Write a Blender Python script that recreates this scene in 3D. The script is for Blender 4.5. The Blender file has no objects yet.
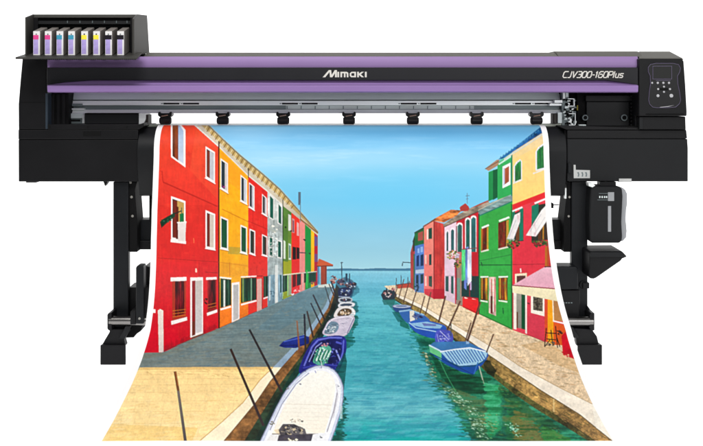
import bpy, bmesh, math, random
import numpy as np
from mathutils import Vector

random.seed(7)
SC = bpy.context.scene
COL = SC.collection
R = math.radians

# ------------------------------------------------------------------ measuring
# The printer is 2.78 m wide.  D = distance from the lens to the front face of
# the body (y = 0), S = photo pixels per metre there, HZ = eye level row.
D, S, HZ, ZC, MX = 4.0, 241.4, 93.0, 1.11, 351.5
def sc(y): return S * D / (D + y)
def X(px, y=0.0): return (px - MX) / sc(y)
def Z(py, y=0.0): return ZC - (py - HZ) / sc(y)

# ------------------------------------------------------------------ materials
def srgb(c):
    c = np.asarray(c, dtype=np.float64) / 255.0
    return np.where(c <= 0.04045, c / 12.92, ((c + 0.055) / 1.055) ** 2.4)

def material(name, rgb, rough=0.5, spec=0.3, metal=0.0, grain=0.0, gscale=300.0,
             vary=0.12, vscale=6.0, trans=0.0, coat=0.0, stretch=None):
    m = bpy.data.materials.new(name); m.use_nodes = True
    nt = m.node_tree; b = nt.nodes['Principled BSDF']
    b.inputs['Roughness'].default_value = rough
    b.inputs['Specular IOR Level'].default_value = spec
    b.inputs['Metallic'].default_value = metal
    b.inputs['Coat Weight'].default_value = coat
    if trans: b.inputs['Transmission Weight'].default_value = trans
    lin = srgb(rgb)
    tc = nt.nodes.new('ShaderNodeTexCoord')
    src = tc.outputs['Object']
    if stretch:
        mp = nt.nodes.new('ShaderNodeMapping'); mp.inputs['Scale'].default_value = stretch
        nt.links.new(src, mp.inputs['Vector']); src = mp.outputs['Vector']
    nz = nt.nodes.new('ShaderNodeTexNoise'); nz.inputs['Scale'].default_value = vscale
    nz.inputs['Detail'].default_value = 5
    nt.links.new(src, nz.inputs['Vector'])
    rp = nt.nodes.new('ShaderNodeValToRGB')
    rp.color_ramp.elements[0].position = 0.3; rp.color_ramp.elements[1].position = 0.7
    rp.color_ramp.elements[0].color = (*[float(v) * (1 - vary) for v in lin], 1)
    rp.color_ramp.elements[1].color = (*[min(1, float(v) * (1 + vary)) for v in lin], 1)
    nt.links.new(nz.outputs['Fac'], rp.inputs['Fac'])
    nt.links.new(rp.outputs['Color'], b.inputs['Base Color'])
    mr = nt.nodes.new('ShaderNodeMapRange')
    mr.inputs['To Min'].default_value = max(0.02, rough - 0.07); mr.inputs['To Max'].default_value = min(1, rough + 0.07)
    nt.links.new(nz.outputs['Fac'], mr.inputs['Value']); nt.links.new(mr.outputs['Result'], b.inputs['Roughness'])
    if grain:
        n2 = nt.nodes.new('ShaderNodeTexNoise'); n2.inputs['Scale'].default_value = gscale
        nt.links.new(src, n2.inputs['Vector'])
        bp = nt.nodes.new('ShaderNodeBump'); bp.inputs['Strength'].default_value = grain
        bp.inputs['Distance'].default_value = 0.002
        nt.links.new(n2.outputs['Fac'], bp.inputs['Height']); nt.links.new(bp.outputs['Normal'], b.inputs['Normal'])
    return m

M = {}
M['black']   = material('black_plastic', (17, 17, 19), 0.48, 0.18, grain=0.12, gscale=500)
M['black2']  = material('charcoal_plastic', (24, 25, 27), 0.48, 0.18, grain=0.12, gscale=500)
M['deep']    = material('matt_black', (12, 12, 13), 0.7, 0.12)
M['steel']   = material('black_painted_steel', (20, 22, 25), 0.42, 0.18, grain=0.08, gscale=700)
M['gloss']   = material('glossy_black', (14, 14, 16), 0.35, 0.2)
M['deck']    = material('warm_grey_plastic', (82, 80, 74), 0.55, 0.2, grain=0.1, gscale=500)
M['purple']  = material('purple_plastic', (150, 122, 173), 0.42, 0.25, vary=0.05, vscale=3)
M['purple2'] = material('deep_purple_plastic', (143, 115, 170), 0.42, 0.25, vary=0.05, vscale=3)
M['band']    = material('dark_tinted_window', (38, 38, 41), 0.45, 0.12, vary=0.05)
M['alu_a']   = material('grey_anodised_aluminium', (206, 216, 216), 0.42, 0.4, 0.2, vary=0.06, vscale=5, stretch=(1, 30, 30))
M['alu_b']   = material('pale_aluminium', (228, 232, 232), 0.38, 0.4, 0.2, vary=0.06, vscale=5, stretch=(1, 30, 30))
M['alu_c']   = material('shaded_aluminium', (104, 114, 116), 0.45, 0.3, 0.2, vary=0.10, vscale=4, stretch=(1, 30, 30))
M['scale']   = material('grey_scale_strip', (176, 183, 183), 0.5, 0.3, vary=0.05)
M['silver']  = material('bright_steel', (128, 126, 124), 0.24, 0.5, 1.0, vary=0.06, vscale=20)
M['platen']  = material('platen_edge_metal', (150, 155, 145), 0.45, 0.4, 0.3)
M['white']   = material('white_label', (186, 187, 186), 0.55, 0.2, vary=0.03)
M['paper']   = material('white_paper_label', (228, 226, 226), 0.55, 0.2, vary=0.03)
M['letter']  = material('pale_lettering', (215, 212, 205), 0.5, 0.2, vary=0.03)
M['cart']    = material('taupe_cartridge_plastic', (128, 122, 118), 0.5, 0.25, grain=0.1, gscale=500, vary=0.06)
M['lav']     = material('lavender_print', (172, 156, 214), 0.55, 0.15, vary=0.14, vscale=60)
M['pink']    = material('magenta_print', (222, 70, 140), 0.55, 0.15, vary=0.05)
M['cyan']    = material('cyan_print', (62, 150, 180), 0.55, 0.15, vary=0.05)
M['yellow']  = material('yellow_print', (243, 228, 70), 0.55, 0.15, vary=0.05)
M['mustard'] = material('mustard_tape', (150, 140, 60), 0.6, 0.15)
M['ink']     = material('black_print', (28, 24, 32), 0.55, 0.15, vary=0.05)
M['screen']  = material('lcd_glass', (20, 21, 20), 0.3, 0.15, vary=0.05)
M['line']    = material('violet_outline', (92, 84, 108), 0.4, 0.3, vary=0.05)
M['button']  = material('grey_button', (176, 176, 180), 0.45, 0.3, vary=0.05)
M['trans']   = material('milky_bottle_plastic', (150, 152, 156), 0.35, 0.35, vary=0.06)
M['bolt']    = material('zinc_bolt', (150, 148, 142), 0.4, 0.4, 0.6)
M['rubber']  = material('dark_rubber_roller', (34, 26, 25), 0.55, 0.25)
M['reddish_glint']  = material('reddish_highlight', (150, 120, 105), 0.35, 0.4, 0.5)
M['inkbox']  = material('dark_grey_housing', (60, 59, 56), 0.55, 0.2, grain=0.1, gscale=500)
M['roller']  = material('near_black_roller', (20, 15, 15), 0.45, 0.3)
M['bluegrey']= material('bluish_edge_plastic', (44, 54, 64), 0.4, 0.3)

# ------------------------------------------------------------------ mesh kit
OFF = {}
class MB:
    def __init__(s): s.v = []; s.f = []; s.m = []; s.mats = []
    def mi(s, m):
        if m not in s.mats: s.mats.append(m)
        return s.mats.index(m)
    def add(s, vs, fs, m='black'):
        o = len(s.v); s.v += [tuple(map(float, p)) for p in vs]
        k = s.mi(m)
        for f in fs: s.f.append([o + i for i in f]); s.m.append(k)
        return s
    def hexa(s, p, m='black'):     # 0-3 front (ccw from bottom left), 4-7 back
        return s.add(p, [(0,1,2,3),(5,4,7,6),(4,0,3,7),(1,5,6,2),(3,2,6,7),(4,5,1,0)], m)
    def box(s, x0, x1, y0, y1, z0, z1, m='black'):
        return s.hexa([(x0,y0,z0),(x1,y0,z0),(x1,y0,z1),(x0,y0,z1),(x0,y1,z0),(x1,y1,z0),(x1,y1,z1),(x0,y1,z1)], m)
    def rect(s, a, b, c, d, yf, yb, m='black'):   # measured rectangle of the front face
        return s.box(X(a,yf), X(c,yf), yf, yb, Z(d,yf), Z(b,yf), m)
    def prism(s, pts, yf, yb, m='black'):         # measured outline of the front face, straight back
        n = len(pts); P = [(X(a,yf), Z(b,yf)) for a, b in pts]
        ar = sum(P[i][0]*P[(i+1)%n][1]-P[(i+1)%n][0]*P[i][1] for i in range(n))
        if ar < 0: P = P[::-1]
        vs = [(x,yf,z) for x,z in P] + [(x,yb,z) for x,z in P]
        fs = [tuple(range(n)), tuple(range(2*n-1, n-1, -1))]
        fs += [(i, n+i, n+(i+1)%n, (i+1)%n) for i in range(n)]
        return s.add(vs, fs, m)
    def profile(s, pts, x0, x1, m='black'):       # closed outline in (y, z) run along x
        n = len(pts)
        ar = sum(pts[i][0]*pts[(i+1)%n][1]-pts[(i+1)%n][0]*pts[i][1] for i in range(n))
        if ar < 0: pts = pts[::-1]
        vs = [(x0,y,z) for y,z in pts] + [(x1,y,z) for y,z in pts]
        fs = [tuple(range(n-1,-1,-1)), tuple(range(n, 2*n))]
        fs += [(i, (i+1)%n, n+(i+1)%n, n+i) for i in range(n)]
        return s.add(vs, fs, m)
    def cyl(s, p0, p1, r0, r1=None, m='black', n=24):
        r1 = r0 if r1 is None else r1
        p0, p1 = Vector(p0), Vector(p1); d = (p1-p0).normalized()
        a = d.orthogonal().normalized(); b = d.cross(a)
        vs = [p0 + (a*math.cos(t)+b*math.sin(t))*r0 for t in [2*math.pi*i/n for i in range(n)]]
        vs += [p1 + (a*math.cos(t)+b*math.sin(t))*r1 for t in [2*math.pi*i/n for i in range(n)]]
        fs = [(i, (i+1)%n, n+(i+1)%n, n+i) for i in range(n)] + [tuple(range(n-1,-1,-1)), tuple(range(n,2*n))]
        return s.add(vs, fs, m)
    def tube(s, pts, r, m='black', n=8):
        for a, b in zip(pts[:-1], pts[1:]): s.cyl(a, b, r, r, m, n)
        return s
    def build(s, name, parent=None, bevel=0.0, seg=2, smooth=True, off=None):
        me = bpy.data.meshes.new(name)
        o_ = Vector(off) if off is not None else (OFF.get(parent.name, Vector()) if parent else Vector())
        me.from_pydata([tuple(Vector(p)-o_) for p in s.v], [], s.f)
        for m in s.mats: me.materials.append(M[m])
        me.polygons.foreach_set('material_index', s.m)
        bm = bmesh.new(); bm.from_mesh(me); bmesh.ops.recalc_face_normals(bm, faces=bm.faces); bm.to_mesh(me); bm.free()
        ob = bpy.data.objects.new(name, me); COL.objects.link(ob)
        if parent: ob.parent = parent
        OFF[ob.name] = o_
        if bevel:
            md = ob.modifiers.new('edges', 'BEVEL'); md.width = bevel; md.segments = seg
            md.limit_method = 'ANGLE'; md.angle_limit = R(40)
        if smooth:
            me.polygons.foreach_set('use_smooth', [True]*len(me.polygons))
            try:
                me.set_sharp_from_angle(angle=R(38))
            except Exception: pass
            if bevel:
                w = ob.modifiers.new('normals', 'WEIGHTED_NORMAL'); w.keep_sharp = True
        return ob

def thing(name, label, cat, loc, group=None):
    o = bpy.data.objects.new(name, None); COL.objects.link(o); o.location = loc
    o['label'] = label; o['category'] = cat
    if group: o['group'] = group
    o.empty_display_size = 0.1
    OFF[o.name] = Vector(loc)
    return o

# ================================================================== PRINTER
T = thing('wide_format_printer',
          'wide black inkjet printer with purple stripes on a two-legged floor stand',
          'printer', (0, 0.15, 0))

# ---- top deck and front cover
d = MB()
def deck(px0, px1, top, yb):
    d.profile([(0.004, Z(56.6,0.004)), (0.06, Z(top+0.6,0.06)), (0.09, Z(top,0.09)), (yb, Z(top,0.09)), (yb, Z(80,0.05)), (0.03, Z(80,0.03)), (0.03, Z(57.5,0.03))], X(px0,0.05), X(px1,0.05), 'deck')
deck(146, 556, 52.4, 0.42)
deck(556.2, 640, 51.2, 0.42)
top_deck = d.build('top_deck', T, 0.002)
for px in (334, 372, 300, 262):
    MB().rect(px, 52.6, px+3, 53.4, 0.083, 0.095, 'black2').build('deck_clip', top_deck)

u = MB()
u.profile([(0.0, Z(56.4,0)), (-0.006, Z(58,0)), (-0.010, Z(64.5,0)), (-0.006, Z(67.6,0)), (0.05, Z(67.6,0)), (0.05, Z(56.4,0))], X(48), X(637.6), 'purple')
u.build('purple_trim', T, 0.0012)
l = MB()
yl_ = -0.068
l.profile([(-0.012, Z(79.6,0)), (-0.030, Z(84.4,0)), (yl_+0.006, Z(85.0,yl_)), (yl_, Z(85.8,yl_)), (yl_+0.003, Z(91.4,yl_)), (yl_+0.010, Z(92.4,yl_)), (0.06, Z(92.6,0)), (0.06, Z(79.6,0))], X(47.2,yl_), X(638.4,yl_), 'purple2')
l.build('purple_trim', T, 0.0012)
b = MB()
b.prism([(47.0,67.4),(638,67.4),(638,84.6),(622,82.2),(606,80.2),(92,80),(66,82),(47.0,84.8)], -0.0355, 0.02, 'band')
band = b.build('tinted_cover_band', T, 0.001)
# the cover band is a thin tinted shell standing just proud of the trims

# lettering: maker's mark drawn as slanted strokes, model name as set type
ns = [0]
def strokes(mb, paths, w, y, m='letter', depth=0.0015):
    for pts in paths:
        for (a, c) in zip(pts[:-1], pts[1:]):
            dx, dy = c[0]-a[0], c[1]-a[1]; L = math.hypot(dx, dy) or 1
            ww = w if not isinstance(w, tuple) else (w[0] if abs(dx) < abs(dy) else w[1])
            nx, ny = -dy/L*ww/2, dx/L*ww/2
            ex, ey = dx/L*ww*0.25, dy/L*ww*0.25
            ns[0] += 1; y -= 0.00004*(ns[0]%2*2-1)
            mb.prism([(a[0]-ex+nx,a[1]-ey+ny),(c[0]+ex+nx,c[1]+ey+ny),(c[0]+ex-nx,c[1]+ey-ny),(a[0]-ex-nx,a[1]-ey-ny)], y, y+depth, m)
lg = MB(); yl = -0.0372
nq = [0]
def quad(*p): nq[0] += 1; lg.prism(p, yl-0.00005*(nq[0]%8), yl+0.0014, 'letter')
# big slanted M with a foot that sweeps to the left
quad((322.6,77.2),(325.3,77.2),(331.0,70.0),(328.8,70.0))
quad((329.3,70.0),(331.2,70.0),(331.9,77.2),(330.0,77.2))
quad((330.2,77.2),(332.4,77.2),(336.9,70.0),(334.7,70.0))
quad((335.0,70.0),(336.9,70.0),(336.9,77.2),(335.0,77.2))
def bar(x0,y0,x1,y1): lg.rect(x0,y0,x1,y1,yl,yl+0.0014,'letter')
bar(337.4,71.7,339.1,77.2)                                       # i
bar(340.4,71.7,342.1,77.2); quad((342.1,71.7),(346.6,71.7),(348.0,72.4),(348.4,73.4),(348.4,77.2),(346.8,77.2),(346.8,73.9),(346.2,73.2),(345.5,73.2),(345.5,77.2),(343.9,77.2),(343.9,73.2),(342.1,73.2))   # m
quad((351.6,71.7),(356.0,71.7),(356.0,77.2),(354.3,77.2),(354.3,73.1),(352.0,73.1),(351.4,73.6),(351.4,75.2),(352.0,75.8),(354.3,75.8),(354.3,77.2),(351.2,77.2),(349.8,76.0),(349.7,73.2))  # a
bar(357.2,71.7,358.9,77.2)                                       # k
quad((358.9,73.6),(361.6,71.7),(364.0,71.7),(360.9,74.2),(364.0,77.2),(361.6,77.2),(358.9,74.8))
bar(364.9,71.7,366.7,77.2)                                       # i
lg.build('lettering', band, smooth=False)

GL = {  # upright strokes on a unit box, drawn slanted
 'C': [[(1,.0),(.25,0),(0,.2),(0,.8),(.25,1),(.95,1)]], 'J': [[(.8,0),(.8,.8),(.6,1),(.0,1)]], 'V': [[(0,0),(.4,1),(1,0)]],
 '3': [[(.05,0),(.8,0),(1,.15),(1,.38),(.85,.48),(.3,.48)],[(.85,.48),(1,.62),(1,.85),(.8,1),(0,1)]],
 '0': [[(.25,0),(.8,0),(1,.2),(1,.8),(.8,1),(.25,1),(0,.8),(0,.2),(.25,0)]], '-': [[(.1,.55),(.9,.55)]], '1': [[(.0,.22),(.45,0),(.45,1)]],
 '6': [[(.95,0),(.3,0),(0,.22),(0,.8),(.2,1),(.8,1),(1,.82),(1,.6),(.8,.45),(0,.45)]],
 'P': [[(0,1),(0,0),(.8,0),(1,.15),(1,.4),(.8,.56),(0,.56)]], 'l': [[(.3,0),(.3,1)]],
 'u': [[(0,.32),(0,.82),(.2,1),(.9,1)],[(.9,.32),(.9,1)]], 's': [[(1,.34),(.2,.34),(0,.45),(0,.56),(.2,.66),(.8,.66),(1,.76),(1,.88),(.8,1),(0,1)]]}
ADV = {'C':4.6,'J':3.4,'V':4.4,'3':4.2,'0':4.4,'-':2.6,'1':2.2,'6':4.4,'P':4.2,'l':1.4,'u':3.6,'s':3.4}
mt = MB(); xcur = 562.6
tot = sum(ADV[c]+1.15 for c in 'CJV300-160Plus')
fx_ = (623.4-562.6)/tot
for c in 'CJV300-160Plus':
    wd = ADV[c]*fx_
    for st in GL[c]:
        strokes(mt, [[(xcur+a*wd+(1-b_)*6.0*0.30, 71.5+b_*6.0) for a, b_ in st]], 1.0, -0.0368, 'letter', 0.0012)
    xcur += (ADV[c]+1.15)*fx_
mt.build('lettering', band, smooth=False)

# ---- carriage rail seen under the cover
r = MB(); xa, xb = X(69,0.12), X(560,0.12)
def rail(y0, p0, y1, p1, m, a=xa, b_=xb):
    r.profile([(y0, Z(p0,0.12)), (y1, Z(p1,0.12)), (0.22, Z(p1,0.12)), (0.22, Z(p0,0.12))], a, b_, m)
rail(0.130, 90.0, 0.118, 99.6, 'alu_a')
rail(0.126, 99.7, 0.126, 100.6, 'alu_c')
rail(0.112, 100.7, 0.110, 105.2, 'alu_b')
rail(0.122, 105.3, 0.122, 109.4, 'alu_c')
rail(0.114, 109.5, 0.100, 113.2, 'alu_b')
RAIL = r.build('carriage_rail', T, 0.0008)
ss = MB(); ss.rect(286, 105.5, 474, 109.2, 0.1205, 0.1215, 'scale')
for k in range(14): ss.rect(300.6+k*14.05-14, 105.9, 301.6+k*14.05-14, 108.9, 0.1190, 0.1200, 'alu_c')
ss.build('scale_strip', RAIL, smooth=False)
for px in (163.4, 183, 282, 301.6, 400.8, 420.4, 515, 534.6):
    k = MB(); k.rect(px, 102.8, px+16, 104.4, 0.1095, 0.1105, 'deep'); k.rect(px-2.4, 103.1, px-0.6, 104.0, 0.1098, 0.1105, 'alu_c')
    k.build('slot', RAIL, 0.0006)

# ---- pinch rollers
for px in (164.8, 222.4, 283.0, 349.0, 413.0, 477.0, 537.0):
    y = 0.085
    br = MB()
    br.prism([(px-6.8,112.4),(px-5.4,111.6),(px-4.2,113.2),(px+4.2,113.2),(px+5.4,111.6),(px+6.8,112.4),(px+7.0,115.2),(px+5.6,116.6),(px+4.4,117.2),(px+4.4,119.4),(px-4.4,119.4),(px-4.4,117.2),(px-5.6,116.6),(px-7.0,115.2)], y, y+0.05, 'gloss')
    g = br.build('pinch_roller', T, 0.0012)
    w = MB(); zc_ = Z(120.6,y); yr = y+0.014
    for a, b_, r0, r1 in ((-6.0,-4.6,0.0105,0.0168),(-4.6,4.6,0.0168,0.0168),(4.6,6.0,0.0168,0.0105)):
        w.cyl((X(px+a,y), yr, zc_), (X(px+b_,y), yr, zc_), r0, r1, 'roller', 28)
    w.build('roller', g)
    c = MB(); c.cyl((X(px-3.4,y), y-0.003, Z(116.2,y)), (X(px+3.2,y), y-0.003, Z(115.0,y)), 0.0026, None, 'reddish_glint', 12)
    c.build('highlight_bar', g)  # slim bar whose reddish colour stands in for a highlight

# ---- platen and the curved paper guide below it
p = MB(); pr = []
cy, cz, rad = 0.088, 0.866, 0.102
pr.append((0.42, 0.9705)); pr.append((0.16, 0.9705))
for i in range(13):
    t = R(90) + R(90)*i/12
    pr.append((cy+rad*math.cos(t), cz+rad*math.sin(t)))
pr += [(-0.010, 0.80), (0.004, 0.74), (0.03, 0.685), (0.05, 0.678), (0.07, 0.68), (0.07, 0.80), (0.42, 0.80)]
p.profile([q for q in pr], X(138,0), X(566,0), 'black2')
p.build('paper_guide', T, 0.0015)
pe = MB(); pe.rect(138.5, 124.4, 169, 127.2, 0.094, 0.13, 'platen'); pe.build('platen_edge', T, 0.0008)
pe = MB(); pe.rect(534, 123.6, 562, 126.4, 0.094, 0.13, 'platen'); pe.build('platen_edge', T, 0.0008)

# ---- left end
le = MB()
le.prism([(22.4,57.5),(46.6,57.5),(46.6,129.2),(18.6,129.2),(18.4,104),(20,84)], -0.004, 0.42, 'black')
lo = le.build('end_cover', T, 0.004, 3)
MB().rect(45.4, 93, 47.6, 129, -0.0065, 0.10, 'bluegrey').build('edge_strip', lo, 0.001)
MB().rect(20, 102.0, 45, 102.5, -0.0052, 0.0, 'deep').build('panel_seam', lo)
lb = MB(); lb.rect(47.7, 92, 68.5, 128.6, 0.05, 0.40, 'deep')
for k in range(3): lb.rect(51+k*5.5, 94, 54+k*5.5, 127, 0.044, 0.06, 'black')
lb.build('end_bay', T, 0.001)
ml = MB()
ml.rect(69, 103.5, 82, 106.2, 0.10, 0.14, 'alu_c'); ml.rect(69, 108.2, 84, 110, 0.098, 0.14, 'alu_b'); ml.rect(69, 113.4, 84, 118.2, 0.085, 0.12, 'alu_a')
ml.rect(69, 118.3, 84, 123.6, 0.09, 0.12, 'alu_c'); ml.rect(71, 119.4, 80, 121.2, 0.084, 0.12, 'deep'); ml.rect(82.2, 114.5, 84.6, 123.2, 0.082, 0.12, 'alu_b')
ml.build('station_bracket', T, 0.0008)
cp = MB(); cp.rect(84.8, 113.0, 138.6, 123.8, 0.06, 0.30, 'black2'); cp.rect(85, 113.0, 138, 114.2, 0.056, 0.07, 'deep')
cp.build('capping_cover', T, 0.0015)
eb = MB(); eb.prism([(138.8,113.2),(145.6,113.2),(145.6,119),(143.4,124.2),(138.8,124.2)], 0.06, 0.16, 'alu_b'); eb.rect(145.8, 114.6, 148.2, 124, 0.07, 0.14, 'rubber')
eb.build('end_bracket', T, 0.001)
tl = MB(); tl.prism([(47.8,124.4),(139,124.4),(144,122.6),(144,126.2),(139,129.4),(47.8,129.4)], -0.006, 0.12, 'black')
tb = tl.build('front_ledge', T, 0.0015)
for px in (88, 127, 49.6): 
    s_ = MB(); s_.cyl((X(px,-0.007), -0.0085, Z(127,-0.007)), (X(px,0), 0.0, Z(127,0)), 0.0032, None, 'deep', 16); s_.build('screw', tb)
lc = MB(); lc.prism([(18.4,139.6),(138,139.6),(138,181.6),(18.6,181.6)], 0.0, 0.42, 'black')
LC = lc.build('lower_cover', T, 0.003, 3)
k = MB(); k.prism([(18.3,129.6),(138,129.6),(138,139.2),(18.3,139.2)], -0.004, 0.40, 'black'); k.build('cover_lip', LC, 0.003, 3)
k = MB(); k.rect(83, 131.2, 101, 136.4, -0.0055, 0.0, 'deep'); k.build('grip_recess', LC, 0.003, 3)
k = MB(); k.prism([(103.4,181.5),(107.6,181.5),(107.2,183),(105,186)], 0.02, 0.05, 'black'); k.build('cover_clip', LC)
k = MB(); k.rect(26, 181, 36, 182.6, 0.01, 0.05, 'deep'); k.build('cover_foot', LC)
k = MB(); k.rect(18.9, 126, 137.6, 181.0, 0.012, 0.40, 'deep'); k.build('inner_frame', LC)

# ---- right end
rh = MB()
rh.prism([(638.8,58.6),(681.6,58.6),(683.8,61),(685.6,86),(687.0,112),(686.8,116),(638.8,116)], -0.036, 0.42, 'black')
rh.prism([(638.8,116.4),(685.6,116.4),(686.0,129.4),(640.6,129.4)], -0.020, 0.40, 'black')
RH = rh.build('control_housing', T, 0.004, 3)
rt = MB()
yf, yb = -0.030, 0.10
rt.hexa([(X(639,yf),yf,Z(60,yf)),(X(683.4,yf),yf,Z(60,yf)),(X(682.6,yf),yf,Z(58.2,yf)),(X(639,yf),yf,Z(58.2,yf)),
         (X(639,yb),yb,Z(60,yb)),(X(682,yb),yb,Z(60,yb)),(X(669.6,yb),yb,Z(51.3,yb)),(X(639,yb),yb,Z(51.3,yb))], 'deck')
rt.build('top_bevel', RH, 0.0015)
k = MB(); k.rect(639.4, 117.0, 643.0, 129.0, -0.024, 0.0, 'black2'); k.rect(646, 113.6, 684.2, 115.0, -0.0385, -0.03, 'deep'); k.build('panel_seam', RH, 0.001)
# control panel
yp = -0.0385
cpn = MB()
out = [(650.4,64.4),(656,63.2),(673,63.2),(678.4,64.4),(680.4,68),(679.6,72),(677.4,76),(677.8,84),(679.6,92),(680.6,100),(679.4,103.6),(675.6,107),(668,107.6),(656,107.6),(652.6,107.0),(649.6,104),(648.6,100),(649.2,92),(650.4,84),(650.2,76),(648.2,71.6),(648.2,67.4)]
cpn.prism(out, yp, -0.03, 'gloss')
CPN = cpn.build('control_panel', RH)
ol = MB(); P3 = [(X(a,yp), yp-0.0004, Z(c,yp)) for a, c in out]; ol.tube(P3 + P3[:1], 0.0011, 'line', 8); ol.build('outline', CPN)
k = MB(); k.rect(653.2, 66.2, 671.4, 78.6, yp-0.0022, yp+0.001, 'screen')
SCN = k.build('display', CPN, 0.001)
k = MB()
for (a, b2, c, e) in ((652.7,65.8,671.9,66.2),(652.7,78.7,671.9,79.1),(652.7,66.2,653.1,78.7),(671.5,66.2,671.9,78.7)): k.rect(a,b2,c,e, yp-0.0028, yp, 'line')
k.build('bezel', SCN)
def btn(px, py, r_, m='button'):
    q = MB(); q.cyl((X(px,yp), yp-0.0035, Z(py,yp)), (X(px,yp), yp, Z(py,yp)), r_/250, None, m, 20); q.build('button', CPN, 0.0008)
for (a, c, e) in ((652,82.8,1.0),(657.6,82.8,1.15),(663.2,82.8,1.15),(668.8,82.8,1.15),(658.0,89,1.05),(663.8,86.6,1.0),(669.8,89,1.05),(663.8,91.8,1.0),(657.8,95.6,1.5),(671.2,95.6,1.9)): btn(a,c,e)
k = MB(); k.rect(660, 88.0, 668, 90.2, yp-0.0015, yp, 'deep'); k.build('key_recess', CPN)
k = MB(); k.rect(656, 80.2, 670.6, 80.6, yp-0.0012, yp, 'line'); k.build('divider', CPN)
k = MB(); k.prism([(660,107.0),(668,106.2),(674,105.0),(668,106.8),(660,107.4)], yp-0.002, yp, 'button'); k.build('accent', CPN)
# right bay: carriage park
bay = MB(); bay.rect(577, 91, 638.6, 129, 0.10, 0.42, 'deep')
BAY = bay.build('carriage_bay', T, 0.001)
k = MB(); k.rect(586.5, 101.6, 630, 126.6, 0.085, 0.12, 'black2'); PN = k.build('bay_panel', BAY, 0.002)
k = MB(); k.rect(586, 95.5, 632, 101.2, 0.07, 0.12, 'black'); k.build('bay_rim', BAY, 0.001)
k = MB()
for i in range(9): k.rect(630.6, 95+i*3.6, 634.6, 97.4+i*3.6, 0.06, 0.11, 'black')
k.rect(635, 92, 638, 128.5, 0.02, 0.11, 'black'); k.build('cable_chain', BAY, 0.0008)
for px, rr in ((585.4, 3.0), (624.4, 3.4)):
    k = MB(); k.cyl((X(px,0.075), 0.076, Z(117.6,0.075)), (X(px,0.075), 0.09, Z(117.6,0.075)), rr/236, None, 'alu_c', 28)
    k.cyl((X(px,0.075), 0.0735, Z(117.6,0.075)), (X(px,0.075), 0.09, Z(117.6,0.075)), rr/236*0.62, None, 'deep', 24); k.build('round_port', PN, 0.001)
k = MB(); k.rect(579, 124.6, 586, 126, 0.06, 0.09, 'alu_a'); k.build('stop_tab', BAY)
k = MB(); k.rect(577.2, 105.2, 578.0, 110.2, 0.075, 0.09, 'mustard'); k.build('warning_tab', BAY)
# silver carriage side plate with its cut-outs
cb = MB()
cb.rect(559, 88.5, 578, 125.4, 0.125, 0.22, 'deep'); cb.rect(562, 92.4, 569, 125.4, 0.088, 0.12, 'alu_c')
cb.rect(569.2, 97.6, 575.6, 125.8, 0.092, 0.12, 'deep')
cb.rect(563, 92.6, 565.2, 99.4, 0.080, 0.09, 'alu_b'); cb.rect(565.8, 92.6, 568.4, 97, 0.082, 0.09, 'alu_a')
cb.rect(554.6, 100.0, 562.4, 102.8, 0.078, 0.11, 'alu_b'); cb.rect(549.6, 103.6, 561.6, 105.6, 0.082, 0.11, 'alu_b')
rnd = random.Random(5)
for i in range(64):
    a = 562.4 + rnd.random()*11.8; c = 99 + rnd.random()*25.4; w_, h_ = 0.9+rnd.random()*2.4, 0.8+rnd.random()*2.2
    yy = 0.074 + rnd.random()*0.012
    cb.rect(a, c, a+w_, c+h_, yy, 0.095, rnd.choice(['alu_a','alu_b','alu_c','deep','deep','alu_c']))
for (a, c) in ((567.6,104.6),(564.4,99.6),(567,113.2),(573.2,119.6),(571.4,112.4)):
    cb.cyl((X(a,0.07), 0.068, Z(c,0.07)), (X(a,0.07), 0.09, Z(c,0.07)), 0.0042, None, 'deep', 14)
for (a, b2, c, e) in ((568,98.4,574.4,99.2),(568,105.6,574.2,106.4),(573.8,98.4,574.6,106.2),(569,113.2,575.4,114),(575,113.2,575.8,125.4),(569,124.6,575.8,125.6)): cb.rect(a,b2,c,e, 0.068, 0.085, 'alu_b')
cb.build('carriage_plate', T, 0.0004)
k = MB(); k.rect(552.6, 113.4, 557.6, 123.8, 0.075, 0.12, 'rubber'); k.rect(557.8, 112.2, 562, 123.2, 0.078, 0.12, 'alu_a'); k.rect(554.6, 114.0, 555.6, 123, 0.07, 0.09, 'deck')
k.build('end_bracket', T, 0.0008)
tl = MB(); tl.prism([(561,125.8),(578,125.8),(640.4,127.6),(640.4,129.6),(566.6,129.6),(561,127.4)], -0.006, 0.12, 'black'); tl.build('front_ledge', T, 0.001)
rc = MB(); rc.prism([(567.2,138.8),(687.4,138.8),(688,148),(688,181.4),(567.2,181.4)], 0.0, 0.42, 'black2')
RC = rc.build('lower_cover', T, 0.003, 3)
k = MB(); k.prism([(567.2,129.9),(686.4,129.9),(687.3,138.4),(567.2,138.4)], -0.003, 0.40, 'black'); k.build('cover_lip', RC, 0.003, 3)
k = MB(); k.rect(567.8, 126, 685.6, 181.0, 0.012, 0.40, 'deep'); k.build('inner_frame', RC)
k = MB(); k.rect(619, 178.6, 631.6, 182.0, -0.0025, 0.02, 'white'); k.build('label', RC, 0.0006)
k = MB(); k.rect(564.4, 130, 567.0, 184, 0.012, 0.3, 'deep'); k.rect(568.2, 163.2, 571.4, 173, -0.012, 0.0, 'steel'); k.build('hinge_strip', RC, 0.001)
k = MB(); k.prism([(573.6,164.8),(575.6,164.8),(575.8,169.8),(590,170.2),(590,178.2),(573.8,178.2)], -0.0026, -0.001, 'white')
WL = k.build('warning_label', RC)
k = MB()
for i, a in enumerate((577.2, 581.2, 585)): k.prism([(a,172.4),(a+1.6,172),(a+2.2,174.4),(a+1.8,176.6),(a+0.4,176.6),(a+0.9,174.4)], -0.0032, -0.0026, 'alu_c')
k.build('marks', WL)
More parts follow.
